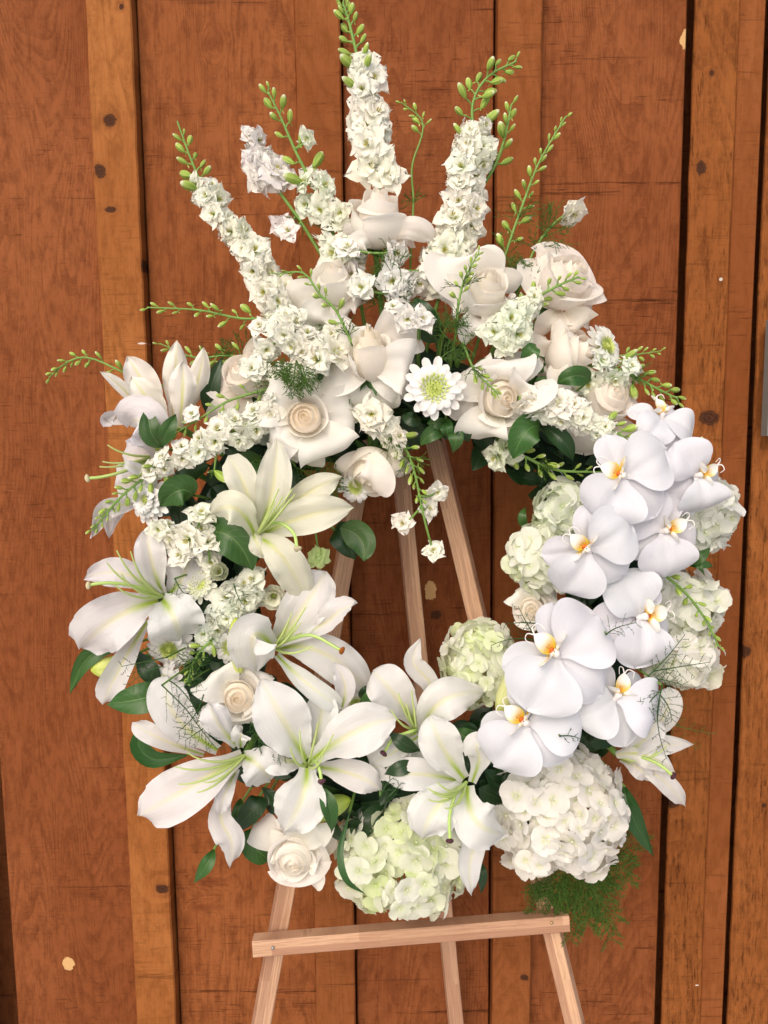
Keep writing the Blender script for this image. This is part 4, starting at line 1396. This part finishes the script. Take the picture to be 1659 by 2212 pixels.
larkspur('thin upright larkspur shoot in front of the rose right of centre', [(985, 720), (990, 660), (1005, 600), (1035, 545)], .318, None, 20, (.4, 1.0, 13), 20, (.0, .12, .55), r=.0014, ped=10, flen=55)
larkspur('thin larkspur shoot drooping over the open rose beside the daisy', [(1000, 740), (1025, 800), (1060, 835), (1075, 852)], .33, None, 20, (.3, 1.0, 14), 17, (.05, .3), r=.0013, ped=9, flen=40, stemto=False)
larkspur('slanting larkspur bud stem on the right edge between the hydrangeas', [(1425, 1235), (1480, 1280), (1525, 1340), (1552, 1395)], .29, None, 20, (.1, 1.0, 13), 21, (), r=.0018, ped=10)
larkspur('dense white larkspur clump left of the widest rose', [(700, 790), (665, 745), (620, 720), (600, 700)], .292, (.0, 1.0, 19), 28, None, 20, (.1,), W1, ped=26, flen=60, extra=[(600, 650, -.02, 30), (640, 690, .0, 30), (560, 705, -.015, 26), (575, 755, .0, 30), (720, 720, .0, 26)])
larkspur('white larkspur florets beside the half-hidden rose at upper left', [(640, 830), (600, 810), (560, 800), (540, 790)], .295, (.0, 1.0, 7), 26, None, 20, (), W1, ped=12)
larkspur('white larkspur florets below the topmost rose', [(850, 640), (852, 590), (850, 545)], .262, (.0, 1.0, 4), 30, None, 20, (.1, .4, .6), (1, .985, .98), ped=14, flen=75, extra=[(750, 535, .005, 32), (780, 620, .02, 32), (905, 612, -.01, 30), (925, 580, -.01, 30), (870, 610, -.005, 30), (760, 590, -.01, 28)])
larkspur('white larkspur florets lying over the top edge of the widest rose', [(905, 700), (880, 680), (845, 672)], .318, (.0, 1.0, 4), 25, None, 20, (), (1, .985, .97), ped=10)
larkspur('white larkspur clump left of the cream lily', [(450, 1180), (400, 1160), (370, 1150), (350, 1140)], .305, (.0, 1.0, 5), 30, None, 20, (.3,), W1, ped=14, flen=40, extra=[(436, 1110, .0, 34), (437, 1140, -.005, 26), (388, 1200, .0, 30), (345, 1165, -.01, 30), (455, 1215, -.01, 28)])
larkspur('white larkspur florets clustered inside the left of the ring', [(560, 1270), (520, 1290), (490, 1320), (450, 1380)], .29, (.0, 1.0, 22), 27, None, 20, (.2, .5), (.97, 1, .93), ped=20, flen=40)
larkspur('short larkspur with green buds above the left tight-hearted rose', [(455, 1385), (430, 1410), (415, 1440), (405, 1470)], .318, None, 20, (.0, 1.0, 11), 22, (.5,), r=.0015, ped=11, flen=50)
larkspur('single green larkspur bloom dangling left of the easel leg', [(680, 1130), (683, 1160), (690, 1200)], .275, (.97, 1.0, 2), 22, None, 20, (), (.78, .95, .45), r=.0014, ped=5)
larkspur('green larkspur bud dangling below the left larkspur spray', [(470, 960), (466, 990), (462, 1020)], .30, None, 20, (.9, 1.0, 1), 40, (.95,), r=.0014, ped=2, flen=18)
larkspur('small green larkspur bud beside the topmost far right orchid', [(1485, 1010), (1500, 990), (1507, 975)], .29, (.95, 1.0, 1), 17, None, 20, (), (.82, .97, .6), r=.0014, ped=3)
larkspur('pale larkspur florets hidden below the open rose at right', [(1140, 900), (1110, 950), (1095, 975)], .262, (.0, 1.0, 7), 27, None, 20, (), (.97, 1, .9), ped=12)


# ================================================================== MUMS
def mum(label, c, out, R, fac=(0, 0), n=18, eye=.42, rings=2, eyecol=(1, 1, 1), col=(1, 1, 1), closed=0.0):
    s = S(out)
    C0 = P(c[0], c[1], out)
    nn = (-CF + CR * fac[0] + CU * fac[1]).normalized()
    X = nn.orthogonal().normalized()
    Y = nn.cross(X)
    t = thing('chrysanthemum', label, 'chrysanthemum', C0, 'white chrysanthemums')
    r_ = R * s
    for k_ in range(rings):
        for j in range(n):
            an = (j + .5 * k_) * math.tau / n + random.uniform(-.07, .07)
            d = X * math.cos(an) + Y * math.sin(an)
            ln = r_ * (1 - .22 * k_) * random.uniform(.88, 1.08)
            up = r_ * (.05 + .22 * k_) + closed * r_ * .6
            mb = MB()
            mb.ribbon([C0 + d * r_ * .12, C0 + d * ln * (.6 - closed * .15) + nn * (up * 1.0), C0 + d * ln * (1 - closed * .55) + nn * up * (.8 + closed)], r_ * .145 * (1 + closed), 'strap', 4, 8, nn, cup=(1.0, .6, .4), groove=.2, tip=-.1)
            mb.build('petal', ['mum'], t, tint(col, .02))
    if eye:
        mb = MB()
        for i in range(60):
            f = math.sqrt((i + .5) / 60)
            an = i * 2.399963
            d = X * math.cos(an) + Y * math.sin(an)
            b = C0 + d * r_ * eye * f * .9 + nn * r_ * .10
            mb.ribbon([b, b + nn * r_ * .18 + d * r_ * .05 * f, b + nn * r_ * .24 + d * r_ * (.14 * f - .10 * (1 - f))], r_ * .045, 'strap', 2, 4, -d if f > .3 else X, cup=.8)
        mb.blob(C0, nn, r_ * .2, r_ * eye * .9, None, 12, 6)
        mb.build('eye', ['mum_eye'], t, eyecol)
    stem_part(t, C0, .0025)
    return t


mum('white daisy with a bright green-yellow eye at the top centre', (937, 842), .318, 68, (.02, .06), 15, .42)
mum('white daisy turned to the right beside the half-open blush rose', (1300, 752), .262, 56, (.9, .35), 16, .3, col=(1, 1, .96))
mum('ruffled white chrysanthemum at far left below the larkspur spray', (325, 1078), .285, 55, (-.5, -.1), 16, .35, 3)
mum('half-open greenish chrysanthemum bud on the left of the ring', (477, 1238), .298, 34, (.05, .2), 12, .4, 3, col=(.97, 1, .82), closed=.75)
mum('green chrysanthemum with short white petals on the left of the ring', (435, 1262), .285, 42, (-.3, .2), 14, .6, 2, col=(.99, 1, .9))
mum('white chrysanthemum with green eye above the left tight-hearted rose', (497, 1395), .285, 42, (.1, -.1), 14, .4, 2)
mum('white chrysanthemum tucked beside the downward rose', (770, 1048), .262, 42, (-.2, -.4), 14, .35, 2)
mum('white chrysanthemum low on the left under the ruffled lily', (370, 1395), .262, 60, (-.1, -.5), 15, .3, 2)
mum('white chrysanthemum at lower left behind the fern wisps', (360, 1475), .275, 48, (-.3, .2), 14, .3, 2)
mum('cream chrysanthemum bud behind the lower petal of the cream lily', (592, 1285), .275, 40, (.1, -.1), 12, .3, 3, col=(1, 1, .86), closed=.5)
mum('white chrysanthemum behind the twisted lily at the rim of the opening', (765, 1520), .272, 44, (.4, 0), 14, .3, 2)


# ================================================================== LEAVES
def leaves(label, specs, out, mat='leaf', stem=None, name='leaf_sprig', cat='leaves'):
    """specs = (points, half width, options)"""
    s = S(out)
    p0 = P(specs[0][0][0][0], specs[0][0][0][1], out)
    t = thing(name, label, cat, p0, 'greenery leaves')
    for sp in specs:
        op = dict(sp[2]) if len(sp) > 2 else {}
        d0 = op.pop('d', 0)
        cl = op.pop('col', (1, 1, 1))
        m_ = op.pop('mat', mat)
        dd = op.pop('dd', (0, .016, .006))
        n = len(sp[0])
        pp = [P(q[0], q[1], out + d0 + (q[2] if len(q) > 2 else float(np.interp(j / (n - 1), (0, .5, 1), dd)))) for j, q in enumerate(sp[0])]
        a = dict(pf='ovate', nu=8, nv=18, cup=(.5, .3, .1), groove=.10, wave=(.06, 1.5, 1), und=.05)
        a.update(op)
        pf = a.pop('pf')
        mb = MB()
        mb.ribbon(pp, sp[1] * s, pf, **a)
        mb.build('leaf', [m_], t, tint(cl, .08))
    stem_part(t, p0, .0016)
    return t


leaves('two oval green leaves beside the left easel leg in the opening', [([(722, 1145), (745, 1165), (768, 1210)], 30, dict(d=-.012, mat='leafdark')), ([(735, 1140), (780, 1165), (785, 1212)], 31, dict(dd=(0, .01, .014)))], .262)
leaves('tuft of bright pointed leaves under the green-eyed daisy', [([(965, 930), (935, 935), (908, 962)], 17), ([(965, 915), (945, 915), (922, 912)], 13), ([(970, 920), (985, 945), (977, 978)], 17, dict(pf='leaf')), ([(975, 920), (1000, 930), (1010, 955)], 16, dict(mat='leafdark')), ([(960, 905), (965, 925), (968, 945)], 14)], .288)
leaves('broad green leaf under the open rose right of the opening top', [([(1165, 920), (1135, 935), (1108, 990)], 33)], .298)
leaves('dark folded leaf to the right of the broad leaf, over the opening', [([(1172, 925), (1215, 950), (1236, 995)], 22, dict(pf='leaf', mat='leafdark', cup=(.8, .9, .6)))], .285)
leaves('green oval leaf below the half-open blush rose', [([(1275, 820), (1240, 812), (1203, 830)], 21)], .302)
leaves('narrow green leaf between the open rose and the blush rose', [([(1135, 790), (1148, 760), (1158, 745)], 18), ([(1155, 850), (1168, 825), (1172, 812)], 12, dict(d=-.01))], .292)
leaves('dark leathery leaf in the gap left of the upper right rose', [([(950, 735), (915, 690), (900, 642)], 30, dict(mat='leafdark'))], .255)
leaves('dark rose leaf standing behind the gap at the top', [([(955, 720), (935, 700), (928, 670)], 15, dict(mat='leafdark', pf='leaf'))], .272)
leaves('rounded dark green leaf left of the cream lily', [([(418, 1070), (385, 1060), (345, 1095)], 33, dict(cup=(.4, .2, 0))), ([(430, 1030), (415, 1010), (400, 990)], 30, dict(d=-.012, mat='leafdark'))], .292)
leaves('large dark green leaf below the cream lily', [([(452, 1150), (505, 1165), (545, 1232)], 42, dict(cup=(.4, .2, .1)))], .296)
leaves('pair of pointed leaves in front of the upright lily', [([(352, 965), (325, 930), (323, 875)], 24, dict(pf='leaf')), ([(345, 965), (362, 930), (380, 895)], 18, dict(pf='leaf'))], .30)
leaves('oval green leaf at far left below the ruffled lily', [([(345, 1495), (300, 1510), (232, 1520)], 33, dict(cup=(.3, .2, 0)))], .29)
leaves('long pointed leaf curving down at the far left', [([(262, 1400), (210, 1408), (175, 1440), (150, 1500)], 21, dict(pf='lance', cup=(.7, .6, .4)))], .27)
leaves('dark lance leaf behind the far left lily tail', [([(300, 1410), (322, 1450), (350, 1490)], 22, dict(pf='lance', mat='leafdark'))], .268)
leaves('dark strap leaf curling round at lower left', [([(402, 1632), (330, 1640), (298, 1600), (345, 1555)], 22, dict(pf='lance', cup=(.6, .7, .6), mat='leaf', col=(.7, .8, .8)))], .285)
leaves('dark leaves hanging beside the lower left lily petals', [([(560, 1720), (545, 1750), (500, 1800)], 24, dict(mat='leafdark')), ([(520, 1725), (512, 1760), (495, 1815)], 13, dict(pf='lance', d=-.008)), ([(575, 1735), (595, 1735), (565, 1700)], 20, dict(mat='leafdark', d=-.01))], .272)
leaves('leaf tip poking out below the lower left lily', [([(462, 1835), (445, 1870), (418, 1908)], 16, dict(pf='lance'))], .275)
leaves('rounded leaf behind the lowest rose', [([(545, 1790), (552, 1830), (585, 1858)], 30, dict())], .262)
leaves('dark narrow leaf hanging under the flat open lily', [([(690, 1700), (712, 1745), (716, 1800)], 19, dict(pf='lance', mat='leaf', col=(.75, .8, .85)))], .338)
leaves('very long thin dark leaf draped over the lowest hydrangea', [([(755, 1755), (735, 1840), (748, 1900), (790, 1932)], 8, dict(pf='lance', col=(.7, .75, .85), dd=(0, .04, .03)))], .325)
leaves('long dark leaf pointing down beside the white hydrangea', [([(1350, 1700), (1365, 1760), (1412, 1850)], 23, dict(pf='lance', cup=(.7, .6, .4), mat='leafdark', col=(1.3, 1.5, 1.3)))], .268)
leaves('small folded leaf on the right edge below the orchids', [([(1485, 1215), (1510, 1205), (1535, 1182)], 13, dict(pf='leaf')), ([(1488, 1222), (1515, 1218), (1540, 1225)], 10, dict(pf='leaf')), ([(1490, 1218), (1510, 1225), (1522, 1245)], 5, dict(pf='lance'))], .262)
leaves('small pointed leaf at the right rim of the opening', [([(1140, 1145), (1128, 1120), (1136, 1095)], 10, dict(pf='leaf')), ([(1108, 1205), (1098, 1215), (1090, 1226)], 7, dict(pf='leaf'))], .25)
leaves('light green leaf between the two lilies at the bottom of the opening', [([(790, 1535), (800, 1510), (822, 1490)], 18), ([(780, 1510), (790, 1495), (800, 1485)], 13, dict(mat='leafdark', d=-.01))], .302)
leaves('dark pointed leaf tips between the bottom lilies', [([(905, 1620), (870, 1605), (842, 1580)], 17, dict(pf='lance', mat='leafdark')), ([(900, 1650), (865, 1660), (830, 1672)], 17, dict(pf='lance', mat='leafdark')), ([(885, 1645), (850, 1650), (838, 1668)], 14, dict(mat='leafdark', d=-.01))], .322)
leaves('green leaf between the lowest orchid and the bottom lily', [([(1040, 1600), (1010, 1595), (985, 1572)], 22), ([(1020, 1590), (1010, 1580), (985, 1580)], 20, dict(mat='leafdark', d=-.008))], .308)
leaves('tall dark blue-green leaf beside the upright lily', [([(455, 900), (455, 840), (482, 770)], 20, dict(pf='lance', mat='leafdark'))], .245)
leaves('dark leaves showing between the roses and the left larkspur', [([(640, 1010), (595, 1040), (560, 1030)], 30, dict(mat='leafdark')), ([(560, 985), (540, 1020), (575, 1060)], 34, dict()), ([(480, 930), (500, 960), (530, 970)], 24, dict(mat='leafdark'))], .268)
leaves('dark leaf under the lowest hydrangea edge at right', [([(1030, 1860), (1042, 1890), (1038, 1930)], 12, dict(pf='lance', mat='leafdark')), ([(1050, 1640), (1062, 1690), (1055, 1740)], 26, dict(mat='leafdark'))], .262)
leaves('small leaves left of the widest rose', [([(735, 890), (742, 870), (745, 855)], 14), ([(690, 835), (694, 815), (696, 800)], 8, dict(pf='lance')), ([(905, 900), (890, 905), (870, 895)], 16, dict(mat='leafdark'))], .275)


# ================================================================== FERNS
def fern(label, stems, out, blen=40, n=18, r=.00042, mat='fern', bushy=1.0, nl=.32, flat=.35):
    s = S(out)
    t = thing('fern_frond', label, 'fern', P(stems[0][0][0], stems[0][0][1], out), 'fern wisps')
    for pl in stems:
        pp = pts3(pl, out)
        mb = MB()
        mb.tube(pp, (.0008, .0006, .0003), 5, 16)
        segs = []
        for i in range(n):
            u = (i + .8) / n
            p = Vector(curve(pp, [u])[0])
            tg = (Vector(curve(pp, [min(1, u + .02)])[0]) - Vector(curve(pp, [u - .02])[0])).normalized()
            sd_ = tg.cross(CF).normalized()
            sg = 1 if i % 2 else -1
            L = blen * s * (1.05 - .65 * u) * random.uniform(.6, 1.1)
            v = (tg * random.uniform(.4, .9) + sd_ * sg + CF * random.uniform(-flat, flat)).normalized()
            q = p
            m = max(3, int(5 * bushy))
            for k_ in range(m):
                nx = q + v * L / m
                segs.append((q, nx))
                for _ in range(max(1, int(2 * bushy))):
                    b = (v * .6 + Vector((random.gauss(0, .7), random.gauss(0, .45), random.gauss(0, .7)))).normalized()
                    segs.append((nx, nx + b * L * nl * random.uniform(.5, 1)))
                q = nx
                v = (v + tg * .08 + Vector((random.gauss(0, .07), random.gauss(0, .05), random.gauss(0, .07) - .03))).normalized()
        needles(mb, segs, r)
        mb.build('frond', [mat], t)
    stem_part(t, P(stems[0][0][0], stems[0][0][1], out), .0012)
    return t


fern('feathery green fern hanging below the white hydrangea at lower right', [
    [(1255, 1850), (1275, 1900), (1290, 1960), (1320, 2030)], [(1250, 1860), (1330, 1840), (1380, 1800)], [(1240, 1870), (1240, 1930), (1232, 2030)],
    [(1230, 1870), (1190, 1910), (1150, 1985)], [(1260, 1870), (1310, 1880), (1365, 1880)], [(1250, 1880), (1290, 1930), (1330, 1990)], [(1245, 1880), (1260, 1950), (1270, 2000)], [(1220, 1880), (1200, 1920), (1190, 1935)]], .235, 84, 30, .0005, 'feather', 1.5, .30)
fern('dark fern wisps across the lower left lily', [[(350, 1480), (400, 1530), (430, 1570), (470, 1620)], [(440, 1500), (420, 1545), (385, 1580)], [(365, 1470), (400, 1500), (440, 1560)], [(460, 1560), (430, 1580), (400, 1600)]], .352, 55, 12, .00034, 'fern', .8, .4)
fern('dark fern wisps in front of the far left lily tail', [[(360, 1420), (310, 1430), (262, 1440)], [(350, 1440), (310, 1455), (280, 1480)]], .315, 42, 9, .00034, 'fern', .8, .4)
fern('dark fern wisp above the left tight-hearted rose', [[(400, 1480), (425, 1450), (440, 1420)], [(450, 1420), (420, 1425), (390, 1430)]], .33, 36, 10, .00034, 'fern', 1.0, .4)
fern('dark fern wisp between the lower left lilies', [[(560, 1600), (590, 1620), (625, 1640)], [(540, 1560), (555, 1585), (560, 1620)], [(570, 1540), (560, 1570), (535, 1600)]], .338, 36, 10, .00034, 'fern', 1.0, .4)
fern('dark fern twig over the top of the lowest hydrangea', [[(822, 1720), (835, 1695), (850, 1680)], [(840, 1720), (855, 1705), (868, 1690)]], .345, 26, 5, .0005, 'fern', .6, .4)
fern('dark fern wisp across the orchid at right', [[(1310, 1370), (1335, 1355), (1375, 1345)]], .372, 34, 9, .00034, 'fern', .7, .4)
fern('dark fern wisps over the blush white hydrangea at right', [[(1400, 1460), (1440, 1420), (1480, 1370)], [(1410, 1450), (1470, 1440), (1535, 1430)], [(1405, 1465), (1440, 1470), (1475, 1480)]], .345, 42, 12, .00034, 'fern', .8, .4)
fern('dark fern wisps hanging over the lower right lily', [[(1430, 1480), (1420, 1540), (1425, 1590), (1440, 1640)], [(1430, 1490), (1400, 1520), (1390, 1540)], [(1425, 1500), (1445, 1530), (1450, 1560)]], .355, 45, 11, .00034, 'fern', .8, .4)
fern('faint green fern tips reaching over the right batten', [[(1440, 1560), (1490, 1575), (1545, 1585)], [(1450, 1590), (1480, 1605), (1510, 1615)]], .235, 26, 8, .00034, 'feather', .7, .35)
fern('dark fern wisps beside the pale bud and largest orchid', [[(1160, 1385), (1110, 1380), (1060, 1395)], [(1170, 1350), (1130, 1345), (1090, 1350)], [(1160, 1380), (1140, 1350), (1120, 1310)]], .335, 34, 10, .00034, 'fern', .7, .4)
fern('fern wisp on the lowest orchid above the hydrangea', [[(1210, 1590), (1235, 1590), (1255, 1597)]], .378, 20, 6, .0004, 'fern', .7, .4)
fern('dark fern wisp left of the ring beside the ruffled lily', [[(378, 1250), (392, 1275), (408, 1290)], [(505, 1260), (515, 1290), (530, 1310)]], .325, 34, 9, .00034, 'fern', .8, .4)
fern('green thread-leaf tuft under the daisy and beside the roses', [[(960, 720), (975, 695), (1005, 690)], [(965, 730), (950, 705), (965, 690)], [(950, 780), (970, 760), (1000, 755)]], .305, 44, 14, .00045, 'feather', 1.0, .4)
fern('dense green thread-leaf tuft above the left peach-hearted rose', [[(640, 780), (635, 820), (638, 855)], [(650, 785), (660, 815), (660, 840)], [(630, 785), (615, 800), (608, 815)]], .325, 40, 20, .0005, 'feather', 1.2, .4)
fern('green thread-leaf tuft behind the florets under the topmost rose', [[(820, 660), (830, 620), (832, 580)], [(850, 670), (858, 640), (870, 610)], [(810, 660), (800, 630), (790, 610)]], .262, 50, 22, .0005, 'feather', 1.2, .4)
fern('green thread-leaf tuft between the two upper right roses', [[(1110, 640), (1105, 600), (1100, 560)], [(1120, 640), (1125, 600), (1135, 570)], [(1105, 620), (1080, 600), (1065, 590)]], .252, 50, 22, .00045, 'feather', 1.2, .4)
fern('green thread-leaf tuft under the left peach-hearted rose', [[(640, 1010), (680, 1020), (725, 1010)], [(520, 990), (545, 1010), (580, 1020)], [(660, 1020), (700, 1040), (730, 1060)]], .275, 50, 22, .0005, 'feather', 1.2, .4)
fern('dark wiry fern behind the left rose and larkspur buds', [[(560, 780), (520, 755), (480, 745)], [(545, 790), (510, 800), (470, 800)]], .225, 45, 20, .0005, 'feather', 1.2, .4)
print('objects', len(bpy.data.objects))
